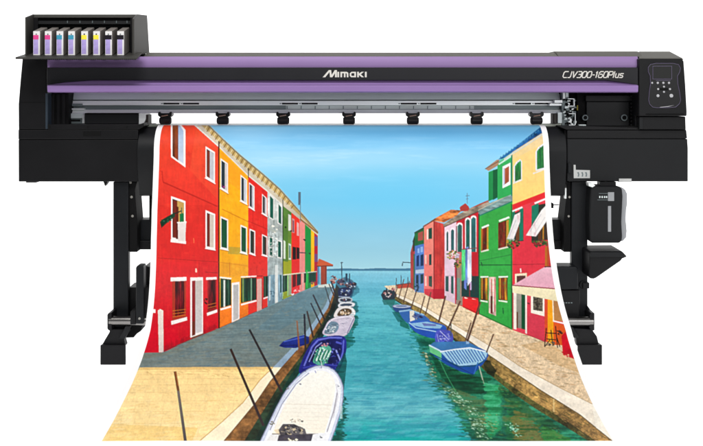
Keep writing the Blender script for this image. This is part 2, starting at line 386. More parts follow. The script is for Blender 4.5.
k = MB(); k.cyl((X(563.2,0.0), -0.002, Z(151,0)), (X(563.2,0), 0.02, Z(151,0)), 0.004, None, 'bolt', 16); k.build('screw', RC)

# ---- stand
def leg(pts, parent=T, yf=0.02, yb=0.055, m='steel', name='leg'):
    q = MB(); q.prism(pts, yf, yb, m); return q.build(name, parent, 0.003, 3)
LL = leg([(113.2,181.8),(128.4,181.8),(128.4,332),(113.2,332)])
q = MB(); q.prism([(128.6,181.8),(136.8,181.8),(135.4,187),(134.8,190),(137.2,222),(137.2,252),(129.2,252)], 0.03, 0.15, 'deep')
BRC = q.build('leg_brace', LL, 0.002)
for (a, c) in ((130.6,182.4),(131.6,197),(132.6,216)):
    q = MB(); q.cyl((X(a,0.03), 0.026, Z(c,0.03)), (X(a,0.03), 0.04, Z(c,0.03)), 0.0055, None, 'bolt', 16); q.build('bolt', BRC, 0.001)
RL = leg([(571.6,181.6),(587.6,181.6),(587.6,332),(571.6,332)])
q = MB(); q.prism([(570.9,181.6),(566.2,181.6),(567.4,190),(563.8,220),(563.8,252),(570.9,252)], 0.03, 0.15, 'deep')
BRC = q.build('leg_brace', RL, 0.002)
for (a, c) in ((569.4,197),(568.6,216.2)):
    q = MB(); q.cyl((X(a,0.03), 0.026, Z(c,0.03)), (X(a,0.03), 0.04, Z(c,0.03)), 0.005, None, 'bolt', 16); q.build('bolt', BRC, 0.001)
q = MB(); q.rect(565.0, 188, 566.4, 198.6, 0.028, 0.05, 'alu_b'); q.build('bracket_edge', RL)
# beams
q = MB(); q.box(X(129,0.10), X(571.4,0.10), 0.10, 0.18, Z(249,0.10), Z(219.6,0.10), 'steel'); q.box(X(129,0.10), X(571.4,0.10), 0.085, 0.10, Z(249,0.10), Z(240.4,0.10), 'black')
CB = q.build('cross_beam', T, 0.003, 3)
q = MB(); q.rect(149.2, 196, 152.6, 222, 0.06, 0.09, 'deep'); q.build('hanger_strip', CB, 0.001)
q = MB(); q.rect(549.2, 203.4, 553.6, 208.2, 0.05, 0.09, 'deep'); q.cyl((X(553,0.06),0.06,Z(205,0.06)),(X(559,0.06),0.06,Z(204.6,0.06)),0.002,None,'steel',10)
q.build('sensor_bracket', CB, 0.001)
q = MB(); q.box(X(129,0.06), X(571.4,0.06), 0.055, 0.16, Z(324,0.06), Z(287.2,0.06), 'black')
LB = q.build('lower_beam', T, 0.003, 3)
# take-up arm on the left
q = MB(); q.prism([(135.8,268),(136.8,266),(139,265.4),(143.2,265.6),(143.6,268),(143.6,324),(135.8,324)], -0.082, -0.03, 'steel')
TA = q.build('take_up_arm', T, 0.004, 3)
q = MB(); q.prism([(143.8,267),(146,265.6),(148,266.6),(151,266.8),(151.6,268),(151.6,284.6),(146,285.4),(143.8,286.4)], 0.0, 0.10, 'gloss'); q.build('flange_holder', TA, 0.002)
q = MB(); q.rect(143.8, 287.6, 150.4, 324, -0.06, 0.05, 'black'); q.rect(130.2, 311.6, 135.7, 324.6, -0.078, 0.05, 'black'); q.build('bar_clamp', TA, 0.002)
q = MB(); q.cyl((X(139.6,-0.082), -0.086, Z(318.5,-0.082)), (X(139.6,-0.082), -0.07, Z(318.5,-0.082)), 0.005, None, 'bolt', 16); q.build('bolt', TA, 0.001)
# take-up drive on the right
q = MB(); q.prism([(552,266.6),(576.4,266.6),(578,268.4),(578,289.6),(556,289.6)], -0.035, 0.06, 'steel'); q.rect(556, 290.0, 580, 324, -0.02, 0.06, 'black')
TB = q.build('take_up_drive', T, 0.007, 4)
q = MB(); q.cyl((X(584,-0.0), 0.012, Z(285.6,0)), (X(584,0), 0.05, Z(285.6,0)), 0.016, None, 'black', 20); q.rect(583,283,589.4,288.6,0.0,0.05,'black'); q.build('clamp_knob', TB, 0.002)
q = MB()
for i in range(4): q.rect(563+i*2.6, 302.4, 564.6+i*2.6, 303.4, -0.022, -0.01, 'alu_c')
q.build('marks', TB)
# tension bar with end caps
q = MB(); q.cyl((X(109.6,-0.05), -0.05, Z(320.6,-0.05)), (X(592.6,-0.05), -0.05, Z(321.2,-0.05)), 0.0188, None, 'silver', 36)
TR = q.build('tension_bar', T)
for (a, e) in ((107.2,111.6),(589.8,594.6)):
    q = MB(); q.prism([(a,315),(a+1.2,313.2),(e,313.2),(e,330.6),(a+1.4,330.6),(a,329)], -0.066, 0.05, 'black'); q.build('end_cap', TR, 0.003)
# feet
def foot(pts_a, pts_b, pts_c, blk):
    q = MB(); q.prism(pts_a, -0.04, 0.0, 'black')
    f = q.build('foot', T, 0.003)
    q = MB(); q.prism(pts_b, -0.055, -0.0405, 'black2'); q.prism(pts_c, -0.02, 0.11, 'deep'); q.build('foot_bracket', f, 0.002)
    q = MB()
    a, b2, c, e = blk
    x0, x1 = X(a,-0.06), X(c,-0.06)
    h_ = Z(b2,-0.06); yk = 0.09; x2, x3 = (x0, X(c-0.8,yk)) if x0 < 0 else (X(a+0.8,yk), x1)
    q.hexa([(x0,-0.06,0),(x1,-0.06,0),(x1,-0.06,h_),(x0,-0.06,h_),(x2,yk,0),(x3,yk,0),(x3,yk,h_-0.01),(x2,yk,h_-0.01)], 'black')
    q.build('foot_pad', f, 0.003, 3)
foot([(109,329),(131,329),(124,340),(125.6,346),(101.4,346),(105,339.6),(109.6,332)],
     [(125.6,326),(131.4,326),(124.6,339),(118.6,339)],
     [(124,322),(148.6,322),(147,325.6),(142,326.6),(141,331),(136,334.4),(133.6,337.6),(122,338)], (100.2,345.2,125.8,361))
foot([(569,328),(593.4,329),(593,331),(597,336.6),(599.2,345.6),(576.8,346),(576,337.6)],
     [(566.6,327),(573,327),(580,338),(574,338)],
     [(560,322),(588,322),(592,330),(586,338),(574,338)], (577.4,345.0,602.2,361))
q = MB(); q.prism([(113.4,309),(113.4,316),(109.8,316),(109.8,313.6)], 0.0, 0.08, 'black'); q.build('foot_gusset', LL, 0.001)
q = MB(); q.prism([(587.4,305.6),(593.2,314),(593.2,318),(587.4,318)], 0.0, 0.08, 'black'); q.build('foot_gusset', RL, 0.001)
# tool tray hanging on the right leg
q = MB()
yt = -0.10
q.prism([(589.4,252.6),(591,251.4),(621.6,251.2),(623.2,252.4),(627.2,256.8),(622.4,258.6),(620.6,261),(596.4,277.8),(594,278.8),(590.4,278.6),(589.2,277)], yt, 0.06, 'black')
TT = q.build('tray', RL, 0.004, 3)
q = MB(); q.prism([(590.2,252.2),(621.8,252.2),(626.2,256.6),(590.2,257.4)], yt-0.010, yt-0.0005, 'black2'); q.build('tray_rim', TT, 0.003, 3)

# ---- ink supply unit, bolted to the top left
w = MB()
y0, y1 = -0.13, -0.04
zt0, zt1 = Z(17.2,y0), Z(14.2,y1)
zb = Z(55.5,y0)
# left wall
xl = X(25.0,y0)
w.add([(xl,y0,zb),(xl,y0,zt0),(xl,y1,zt1),(xl,0.157,zt1-0.002),(xl,0.157,zb),(xl+0.006,y0,zb),(xl+0.006,y0,zt0),(xl+0.006,y1,zt1),(xl+0.006,0.157,zt1-0.002),(xl+0.006,0.157,zb)],
      [(0,1,2,3,4),(9,8,7,6,5),(0,5,6,1),(1,6,7,2),(2,7,8,3),(3,8,9,4),(4,9,5,0)], 'inkbox')
U = w.build('ink_supply_unit', T, 0.001)
w = MB(); xr = X(133,y0)
w.add([(xr-0.008,y0+0.02,zb),(xr-0.008,y0+0.02,Z(18.4,y0)),(xr-0.008,y1,zt1),(xr-0.008,0.157,Z(15.2,0.157)),(xr-0.008,0.157,Z(53,0.157)),(xr,y0+0.02,zb),(xr,y0+0.02,Z(18.4,y0)),(xr,y1,zt1),(xr-0.004,0.157,Z(15.2,0.157)),(xr+0.006,0.157,Z(53,0.157))],
      [(0,1,2,3,4),(9,8,7,6,5),(0,5,6,1),(1,6,7,2),(2,7,8,3),(3,8,9,4),(4,9,5,0)], 'inkbox')
w.build('side_wall', U, 0.001)
w = MB()
xa_, xb_ = xl+0.0065, xr-0.0085
w.profile([(y1,Z(14.3,y1)),(y1-0.004,Z(17.6,y1)),(y1+0.01,Z(18.0,y1)),(0.15,Z(18.0,y1)),(0.15,Z(14.6,y1))], xa_, xb_, 'inkbox')
w.profile([(y1+0.012,Z(18.1,y1)),(y1+0.012,Z(20.6,y1)),(0.15,Z(20.6,y1)),(0.15,Z(18.1,y1))], xa_, xb_, 'deep')
w.profile([(y1-0.002,Z(20.7,y1)),(y1-0.004,Z(24.2,y1)),(0.15,Z(24.2,y1)),(0.15,Z(20.7,y1))], xa_+0.018, xb_-0.02, 'black2')
w.profile([(y1+0.02,Z(24.3,y1)),(y1+0.02,Z(56,y1)),(0.15,Z(56,y1)),(0.15,Z(24.3,y1))], xa_, xb_, 'deep')
w.box(xl+0.0065, xl+0.024, y1-0.006, 0.1, Z(55,y1), Z(17.8,y1), 'black')
w.box(xr-0.027, xr-0.0085, y1-0.02, 0.1, Z(55,y1), Z(18,y1), 'black')
w.build('back_panel', U, 0.001)
for px in (67, 79.5, 92, 104, 116, 126.6):
    w = MB(); w.rect(px, 20.6, px+0.8, 23.0, y1-0.006, y1, 'alu_c'); w.build('status_lamp', U)
w = MB()
ys = -0.17
zs0, zs1 = Z(57.2,ys), Z(52.0,y1)
w.add([(X(15.4,ys),ys,Z(59.0,ys)),(X(136.2,ys),ys,Z(59.6,ys)),(X(138.4,ys),ys,zs0),(X(15.2,ys),ys,zs0),
       (X(27,0.0),y1,zs1-0.012),(xr+0.012,y1,zs1-0.012),(xr+0.02,y1,zs1),(xl-0.004,y1,zs1)],
      [(0,1,2,3),(5,4,7,6),(4,0,3,7),(1,5,6,2),(3,2,6,7),(4,5,1,0)], 'inkbox')
SH = w.build('shelf', U, 0.0015)
w = MB()
for i in range(46): w.rect(40+i*2.1, 58.8, 40.9+i*2.1, 59.7, ys-0.001, ys+0.01, 'black')
w.build('shelf_ribs', SH)

# ---- ink cartridges: separate things standing on the shelf
yc = -0.13
cw, ch = 7.0/sc(yc), Z(31.0,yc)-Z(55.5,yc)
zbase = Z(55.4,yc)
def cartridge(kind):
    t = thing('ink_cartridge', '', 'ink cartridge', (0,0,0), 'ink cartridges in the supply unit')
    q = MB(); rise, dep = 0.0205, 0.092
    q.hexa([(-cw/2,0,0),(cw/2,0,0),(cw/2,0,ch),(-cw/2,0,ch),(-cw/2,dep,rise),(cw/2,dep,rise),(cw/2,dep,ch+rise),(-cw/2,dep,ch+rise)], 'cart')
    q.build('shell', t, 0.0015, 2)
    q = MB(); q.box(-cw/2+0.0006, cw/2-0.0006, -0.0022, 0.0003, 0.001, ch-0.001, 'paper'); lab = q.build('label', t, 0.0006)
    a, b2 = -cw/2+0.0012, cw/2-0.0072
    if kind == 'ink': a, b2 = a-0.002, b2+0.004
    q = MB(); q.box(a, b2+0.0015, -0.0030, -0.0023, ch-0.034, ch-0.0165, kind)
    q.cyl((-0.001,-0.0030,ch-0.013),(-0.001,-0.0023,ch-0.013),0.0028,None,'alu_c' if kind!='yellow' else 'ink',12)
    q.build('colour_band', lab)
    q = MB(); q.box(-cw/2+0.0022, cw/2-0.0072, -0.0028, -0.0023, 0.006, ch-0.0345, 'lav'); q.build('printed_panel', lab)
    return t
def copy_tree(o, parent=None):
    c = o.copy(); COL.objects.link(c); c.parent = parent
    for ch_ in list(o.children): copy_tree(ch_, c)
    return c
fronts = (33.2, 44.8, 56.5, 68.2, 81.2, 93.2, 105.2, 117.2)
kinds = ('pink','pink','cyan','cyan','yellow','yellow','ink','ink')
labels = ('pink-banded ink cartridge at the outer left end of the rack',
          'pink-banded ink cartridge next to the blue-banded ones',
          'blue-banded ink cartridge right beside the pink-banded ones',
          'blue-banded ink cartridge right beside the yellow-banded ones',
          'yellow-banded ink cartridge right beside the blue-banded ones',
          'yellow-banded ink cartridge right beside the black-banded ones',
          'black-banded ink cartridge right beside the yellow-banded ones',
          'black-banded ink cartridge at the inner right end of the rack')
protos = {}
for f, kd, lb_ in zip(fronts, kinds, labels):
    if kd not in protos: protos[kd] = o = cartridge(kd)
    else: o = copy_tree(protos[kd])
    o.location = (X(f+3.5,yc), yc, zbase); o['label'] = lb_

# ---- waste ink bottle in its black sleeve beside the right leg
yw = -0.05
WB = thing('waste_ink_bottle', 'flat black and milky waste ink bottle hanging beside the right leg of the printer', 'ink bottle', (X(606,yw), 0.0, Z(243,yw)))
q = MB(); q.prism([(590.6,187.6),(594,186.4),(619.6,186.6),(622.2,189),(622.8,196),(622.4,206),(621.6,222),(622.4,236),(622,240.6),(619.6,243),(592.4,243),(590,241),(589.4,216)], yw, 0.06, 'black2')
SL = q.build('sleeve', WB, 0.005, 3)
q = MB(); q.prism([(622.4,187.4),(625.6,190.2),(627.4,194),(627.4,204),(626.4,210),(626,220),(626.6,226),(627,231),(626.4,237.6),(623,241.4),(612,241.4),(612,187.4)], yw+0.022, 0.055, 'trans')
q.build('bottle_body', WB, 0.005, 3)
q = MB(); q.rect(608.0, 206.0, 611.2, 231.8, yw-0.0014, yw+0.002, 'trans'); q.build('level_window', SL, 0.001)
q = MB(); q.rect(608.0, 192.2, 614.2, 201.0, yw-0.0014, yw+0.002, 'trans')
LBW = q.build('label', SL, 0.0006)
q = MB(); q.rect(599, 193.2, 608, 193.7, yw-0.0012, yw+0.001, 'alu_c'); q.rect(597.4, 199.6, 608, 200.1, yw-0.0012, yw+0.001, 'alu_c')
for a in (599.2, 601.6, 604, 606): q.rect(a, 196, a+1.2, 198, yw-0.0012, yw+0.001, 'alu_a')
q.build('marks', SL)
q = MB(); q.prism([(600,181.8),(616,181.8),(616,187),(600,187)], 0.0, 0.05, 'black'); q.build('neck', WB, 0.001)
q = MB(); q.prism([(588.2,182.8),(592.4,183),(595.4,185.6),(592.6,187.4),(588.8,186.2)], -0.06, -0.02, 'alu_b')
q.build('neck_clip', WB, 0.001)

# ================================================================== PRINTED BANNER
# the artwork is laid out on a numpy canvas and carried by the sheet as a colour attribute
K = 4; AX, AY, AW, AH = 92, 118, 532, 328
HH, WW = AH*K, AW*K
rng = np.random.default_rng(3)
CV = np.ones((HH, WW, 3))
GX = (np.arange(WW)+0.5)/K + AX
GY = (np.arange(HH)+0.5)/K + AY
def vnoise(sx, sy, seed):
    g = np.random.default_rng(seed)
    nx, ny = int(AW/sx)+3, int(AH/sy)+3
    t = g.random((ny, nx))
    fx = (GX-AX)/sx; fy = (GY-AY)/sy
    ix = fx.astype(int); iy = fy.astype(int); ax = fx-ix; ay = fy-iy
    ax = ax*ax*(3-2*ax); ay = ay*ay*(3-2*ay)
    a = t[iy][:,ix]*(1-ax)+t[iy][:,ix+1]*ax
    b_ = t[iy+1][:,ix]*(1-ax)+t[iy+1][:,ix+1]*ax
    return a*(1-ay[:,None])+b_*ay[:,None]-0.5
def fbm(sx, sy, seed, o=4):
    s = 0; a = 1.0
    for i in range(o): s = s + a*vnoise(max(sx/2**i,0.3), max(sy/2**i,0.3), seed+i*17); a *= 0.6
    return s
N_MOT = fbm(9, 9, 1, 5); N_FINE = fbm(2.2, 2.2, 50, 3); N_H = fbm(22, 1.8, 90, 4); N_V = fbm(2.0, 14, 120, 4); N_SP = fbm(1.2, 1.0, 150, 2)
N_HB = fbm(40, 4.5, 190, 4); N_DIAG = fbm(6, 2.0, 230, 3)
def bbox(pts, pad=0):
    xs = [p_[0] for p_ in pts]; ys_ = [p_[1] for p_ in pts]
    i0 = max(0, int((min(ys_)-AY-pad)*K)); i1 = min(HH, int((max(ys_)-AY+pad)*K)+2)
    j0 = max(0, int((min(xs)-AX-pad)*K)); j1 = min(WW, int((max(xs)-AX+pad)*K)+2)
    return i0, i1, j0, j1
def pmask(pts, i0, i1, j0, j1):
    gx = GX[j0:j1][None,:]; gy = GY[i0:i1][:,None]
    m = np.zeros((i1-i0, j1-j0), bool); n = len(pts)
    for i in range(n):
        x0, y0_ = pts[i]; x1, y1_ = pts[(i+1)%n]
        if y0_ == y1_: continue
        c = ((y0_ <= gy) & (gy < y1_)) | ((y1_ <= gy) & (gy < y0_))
        xi = x0 + (gy-y0_)*(x1-x0)/(y1_-y0_)
        m ^= c & (gx < xi)
    return m
def fill(pts, c, c2=None, mot=0.03, fine=0.03, alpha=1.0, tex=None, tamp=0.0, horiz=False):
    i0, i1, j0, j1 = bbox(pts)
    if i1 <= i0 or j1 <= j0: return
    m = pmask(pts, i0, i1, j0, j1)
    col = np.array(c, float)/255
    if c2 is None: A = np.broadcast_to(col, (i1-i0, j1-j0, 3)).copy()
    else:
        col2 = np.array(c2, float)/255
        if horiz:
            t = np.clip((GX[j0:j1]-min(p_[0] for p_ in pts))/max(1e-6, max(p_[0] for p_ in pts)-min(p_[0] for p_ in pts)), 0, 1)[None,:,None]
        else:
            t = np.clip((GY[i0:i1]-min(p_[1] for p_ in pts))/max(1e-6, max(p_[1] for p_ in pts)-min(p_[1] for p_ in pts)), 0, 1)[:,None,None]
        A = np.broadcast_to(col*(1-t)+col2*t, (i1-i0, j1-j0, 3)).copy()
    f = 1 + mot*N_MOT[i0:i1,j0:j1] + fine*N_FINE[i0:i1,j0:j1]
    if tex is not None: f = f + tamp*tex[i0:i1,j0:j1]
    A = np.clip(A*f[...,None], 0, 1)
    mm = (m*alpha)[...,None]
    CV[i0:i1,j0:j1] = CV[i0:i1,j0:j1]*(1-mm)+A*mm
def ripple(pts, stops, alpha=1.0, warp=4.0, soft=0.0, bias=0.0, k1=1.0, k2=0.7, lean=0.0):
    # broken reflection: ragged outline, colours picked along flattened noise
    i0, i1, j0, j1 = bbox(pts, 8)
    nh = N_H[i0:i1,j0:j1]; nb = N_HB[i0:i1,j0:j1]; nf_ = N_FINE[i0:i1,j0:j1]
    gx = GX[j0:j1][None,:]+warp*(nh+0.6*nb); gy = np.broadcast_to(GY[i0:i1][:,None], gx.shape)
    m = np.zeros(gx.shape, bool); n = len(pts)
    for i in range(n):
        x0, y0_ = pts[i]; x1, y1_ = pts[(i+1)%n]
        if y0_ == y1_: continue
        c = ((y0_ <= gy) & (gy < y1_)) | ((y1_ <= gy) & (gy < y0_))
        m ^= c & (gx < x0+(gy-y0_)*(x1-x0)/(y1_-y0_))
    v = 0.5+k1*nh+k2*nb+0.35*nf_+bias
    ts = np.linspace(0, 1, len(stops)); A = np.stack([np.interp(v, ts, [q_[c_]/255 for q_ in stops]) for c_ in range(3)], -1)
    mm = (m*alpha)[...,None]
    CV[i0:i1,j0:j1] = CV[i0:i1,j0:j1]*(1-mm)+A*mm
def line(x0, y0_, x1, y1_, w, c, c2=None, w1=None, alpha=1.0):
    L = math.hypot(x1-x0, y1_-y0_) or 1; nx, ny = -(y1_-y0_)/L/2, (x1-x0)/L/2
    w1 = w if w1 is None else w1
    fill([(x0+nx*w,y0_+ny*w),(x1+nx*w1,y1_+ny*w1),(x1-nx*w1,y1_-ny*w1),(x0-nx*w,y0_-ny*w)], c, c2, alpha=alpha)
def pline(pts, w, c, alpha=1.0):
    for a, b_ in zip(pts[:-1], pts[1:]): line(a[0],a[1],b_[0],b_[1],w,c,alpha=alpha)
def q4(xa_, t0, t1, xb_, b1, b0, c, c2=None, **kw):     # upright quad: left x, its top, right top, right x, right bottom, left bottom
    fill([(xa_,t0),(xb_,t1),(xb_,b1),(xa_,b0)], c, c2, **kw)
def window(xa_, t0, t1, xb_, b1, b0, frame, pane, leaf=None, fw=1.4, split=0.5):
    q4(xa_, t0, t1, xb_, b1, b0, frame)
    sl = (t1-t0)/(xb_-xa_); sb = (b1-b0)/(xb_-xa_)
    xi, xo = xa_+fw*0.9, xb_-fw*0.9
    f = lambda x_: t0+sl*(x_-xa_)+fw*1.5
    g = lambda x_: b0+sb*(x_-xa_)-fw*1.7
    q4(xi, f(xi), f(xo), xo, g(xo), g(xi), pane)
    line(xi, f(xi)+0.3, xo, f(xo)+0.3, 0.8, (24,20,24), alpha=0.55); line(xi+0.3, f(xi), xi+0.3, g(xi), 0.6, (24,20,24), alpha=0.5)
    line(xa_-0.5, b0-0.2, xb_+0.5, b1-0.2, 0.9, (250,248,244)); line(xa_-0.2, b0+0.7, xb_+0.4, b1+0.7, 0.7, (90,30,24), alpha=0.35)
    if leaf is not None:
        xm = xi+(xo-xi)*split
        q4(xm, f(xm), f(xo), xo, g(xo), g(xm), leaf)
def drips(xa_, xb_, ya, yb_, n, col_, seed, alpha=0.18):
    g3 = random.Random(seed)
    for _ in range(n):
        x_ = xa_+(xb_-xa_)*g3.random(); y_ = ya+(yb_-ya)*g3.random(); L_ = 3+10*g3.random(); w_ = 0.5+1.6*g3.random()
        line(x_, y_, x_+0.2, y_+L_, w_, col_, None, w_*0.4, alpha=alpha)
def rounded(P, k=5):
    n = len(P); o = []
    for i in range(n):
        p0, p1, p2, p3 = P[i-1], P[i], P[(i+1)%n], P[(i+2)%n]
        for j in range(k):
            t = j/k
            o.append(tuple(0.5*(2*p1[c_]+(p2[c_]-p0[c_])*t+(2*p0[c_]-5*p1[c_]+4*p2[c_]-p3[c_])*t*t+(3*p1[c_]-p0[c_]-3*p2[c_]+p3[c_])*t**3) for c_ in (0, 1)))
    return o
def oval(cx_, cy_, rx, ry, c, c2=None, **kw): fill([(cx_+rx*math.cos(a_), cy_+ry*math.sin(a_)) for a_ in np.linspace(0, 6.283, 22)[:-1]], c, c2, **kw)
def blob(cx_, cy_, rx, ry, cols, n, smin, smax, seed):
    g = random.Random(seed)
    for _ in range(n):
        a = g.random()*6.283; rr = math.sqrt(g.random())
        x_, y_ = cx_+rx*rr*math.cos(a), cy_+ry*rr*math.sin(a); s_ = smin+(smax-smin)*g.random()
        fill([(x_-s_,y_),(x_-s_*0.2,y_-s_*0.8),(x_+s_,y_-s_*0.2),(x_+s_*0.3,y_+s_*0.8)], g.choice(cols))

# sky
def vgrad(stops, x0, x1, y0_, y1_):
    ys_ = [s_[0] for s_ in stops]
    i0, i1 = int((y0_-AY)*K), int((y1_-AY)*K); j0, j1 = int((x0-AX)*K), int((x1-AX)*K)
    for ch_ in range(3):
        CV[i0:i1,j0:j1,ch_] = (np.interp(GY[i0:i1], ys_, [s_[1][ch_] for s_ in stops])/255)[:,None]
vgrad([(118,(134,192,220)),(126,(132,192,220)),(132,(116,180,216)),(140,(122,190,228)),(150,(138,204,240)),(163,(156,212,238)),(180,(138,206,236)),(200,(130,202,233)),(225,(146,202,226)),(250,(154,202,220)),(269,(166,208,220))], 92, 622, 118, 270)  # darker top strip: shading of the sheet's bend put into the colour
SKY_I = int((270-AY)*K)
gx = GX[None,:]; gy = GY[:SKY_I][:,None]
cl = np.exp(-((gx-265)/75)**2-((gy-163)/16)**2)*0.32 + np.exp(-((gx-350)/120)**2-((gy-158)/9)**2)*0.22 + np.exp(-((gx-420)/90)**2-((gy-150)/10)**2)*0.18
wisp = np.clip(fbm(46,5,310,5)[:SKY_I]-0.12, 0, 0.5)*np.exp(-((gy-160)/26)**2)*0.55
cl = cl + wisp + np.exp(-((gy-(151+2.5*np.sin(gx/40)))/3.5)**2)*np.exp(-((gx-330)/110)**2)*0.16 + np.exp(-((gx-250)/40)**2-((gy-135)/12)**2)*0.3 + np.clip(fbm(70,14,300,3)[:SKY_I]*0.10, -0.04, 0.12)
CV[:SKY_I] = CV[:SKY_I]*(1-np.clip(cl,0,1)[...,None]) + np.array([196,230,250])/255*np.clip(cl,0,1)[...,None]
sat = (np.exp(-((gx-400)/95)**2-((gy-196)/26)**2)*0.45)[...,None]
CV[:SKY_I] = CV[:SKY_I]*(1-sat)+np.array([112,204,240])/255*sat
dk = (np.exp(-((gx-440)/90)**2-((gy-128)/9)**2)*0.25)[...,None]
CV[:SKY_I] = CV[:SKY_I]*(1-dk)+np.array([72,140,190])/255*dk
# water
vgrad([(269,(150,205,220)),(276,(126,190,210)),(290,(104,180,200)),(310,(100,182,194)),(340,(86,176,186)),(370,(78,172,184)),(386,(76,170,182)),(400,(98,182,194)),(412,(118,194,200)),(422,(72,178,182)),(432,(34,170,172)),(444,(10,168,160))], 92, 622, 269.5, 446)
WI = int((269.5-AY)*K)
amp = np.interp(GY[WI:], [270,300,360,444], [0.02,0.09,0.13,0.10])[:,None]
rip = N_H[WI:]*amp + N_HB[WI:]*amp*0.9
CV[WI:] = np.clip(CV[WI:]*(1+rip[...,None]*np.array([1.5,0.75,0.6])), 0, 1)
fill([(326,269.2),(345,268.4),(362,269.0),(378,268.2),(396,268.6),(414,268.2),(414,270.9),(326,270.9)], (62,112,142), (84,140,166))
def glints(path, n_, spread, cs, sd, L0=0.8, L1=2.8, alpha=0.85):
    g2 = random.Random(sd)
    for _ in range(n_):
        t_ = g2.random()*(len(path)-1); k_ = int(t_); f_ = t_-k_
        a_ = path[k_][0]*(1-f_)+path[k_+1][0]*f_+spread*(g2.random()+g2.random()-1)*1.4; b2_ = path[k_][1]*(1-f_)+path[k_+1][1]*f_+spread*0.5*(g2.random()*2-1); L_ = L0+(L1-L0)*g2.random(); h_ = 0.35+0.5*g2.random()
        fill([(a_-L_,b2_),(a_-L_*0.2,b2_-h_),(a_+L_,b2_+0.2),(a_+L_*0.3,b2_+h_)], g2.choice(cs), alpha=alpha)
# ---- left row of houses
fill([(150,124),(193,124),(218.6,147),(218.6,328.6),(190,340),(163,352.6),(138,353)], (236,84,54), (206,22,46), mot=0.04, fine=0.03, tex=N_V, tamp=0.04)
fill([(150,205),(218.6,205),(218.6,262),(150,262)], (208,52,42), (212,50,44), alpha=0.35, tex=N_V, tamp=0.05)
fill([(196,128),(218,148),(218,200),(190,170)], (246,118,70), alpha=0.22)
fill([(150,325),(178,316),(178,352),(145,353)], (214,16,48), alpha=0.5)
# eaves
eb_ = [(193,124),(218.6,147),(248.5,176.5),(267.5,192),(283,206),(297,217),(318,236)]
et_ = [(207,124),(222,138.6),(240,155.4),(262,173.6),(280,189.6),(297,208.6),(318,232.4)]
def lerp_line(L, x_): return float(np.interp(x_, [p_[0] for p_ in L], [p_[1] for p_ in L]))
fill(et_+eb_[::-1], (206,196,176), mot=0.1)
mid = [(200,124)]+[(x_, lerp_line(et_,x_)*0.5+lerp_line(eb_,x_)*0.5) for x_ in (212,225,240,255,270,285,300,317)]
fill(et_+mid[::-1], (196,170,112), mot=0.12)
for i in range(42):
    x_ = 207+i*2.1; yt_ = lerp_line(et_,x_); ym = lerp_line(mid,x_)
    line(x_-2.2, ym-0.6, x_+0.3, yt_+1.2, 0.9, (140,112,66) if i%2 else (226,208,164))
pline(et_, 1.1, (126,120,104))
pline([(x_+0.2,y_-0.9) for x_,y_ in et_], 0.6, (188,192,176))
pline([(x_,y_-0.6) for x_,y_ in eb_[:5]], 1.3, (226,222,214))
# yellow, red, grey and the far fronts
def front(x0, x1, c, c2, **kw):
    base = [(219,328.4),(248,315.4),(268,306.6),(283,299.6),(300,292),(318,285)]
    q4(x0, lerp_line(eb_,x0), lerp_line(eb_,x1), x1, lerp_line(base,x1), lerp_line(base,x0), c, c2, **kw)
front(219.6, 248.2, (250,182,28), (234,168,44), mot=0.05, tex=N_V, tamp=0.04)
fill([(219.6,150),(248,178),(248,196),(219.6,176)], (246,160,44), alpha=0.5)
q4(220,262,264,248.2,277,276, (226,158,46), alpha=0.6)
q4(219.6,306,302,248.2,315.4,328.2, (232,128,42), mot=0.12)
q4(228,246.5,248,248.2,255,254, (176,160,72), alpha=0.75)
front(248.2, 267.6, (228,52,44), (218,58,50), mot=0.05, tex=N_V, tamp=0.04)
front(267.6, 282.8, (206,210,206), (148,164,168), mot=0.25, fine=0.12, tex=N_V, tamp=0.12)
front(282.8, 291.4, (92,134,66), (150,160,50), mot=0.1)
q4(283,261,260.5,291.4,274,275, (160,164,44)); q4(283,214,221,288,262,261,(78,122,58),alpha=0.6)
front(291.4, 299.4, (232,62,44), (216,44,52)); front(299.4, 305, (232,146,140), (222,140,136)); front(305, 311, (36,152,74), (30,140,74))
front(311, 314.2, (242,194,38), (230,170,40)); front(314.2, 317.8, (188,40,66), (168,34,62)); q4(314.4,236,237,317.4,246,246,(110,92,140)); q4(314.4,254,254,317.4,262,262,(120,84,130))
drips(158,217,150,320,46,(150,20,26),201,0.08); drips(158,217,150,330,40,(252,130,90),202,0.08); drips(221,247,170,300,30,(200,120,20),203,0.11); drips(221,247,170,300,22,(255,220,110),204,0.12); drips(249,266,190,296,22,(160,24,30),205,0.16); drips(269,282,205,290,26,(120,130,126),206,0.3)
for i in range(40):
    x_ = 160+57*rng.random(); b_ = float(np.interp(x_,[163,190,219],[352,340,328])); fill([(x_-2,b_),(x_-1.4,b_-3-5*rng.random()),(x_+1.6,b_-2-5*rng.random()),(x_+2,b_-0.6)], (150,26,40), alpha=0.22)
line(160,352.6,190,340,1.0,(110,60,60),alpha=0.6); line(190,340,219,328.4,0.9,(110,60,60),alpha=0.6); line(219.6,328,248,315.2,0.8,(120,80,50),alpha=0.6); line(248,315,268,306.4,0.7,(110,50,50),alpha=0.6)
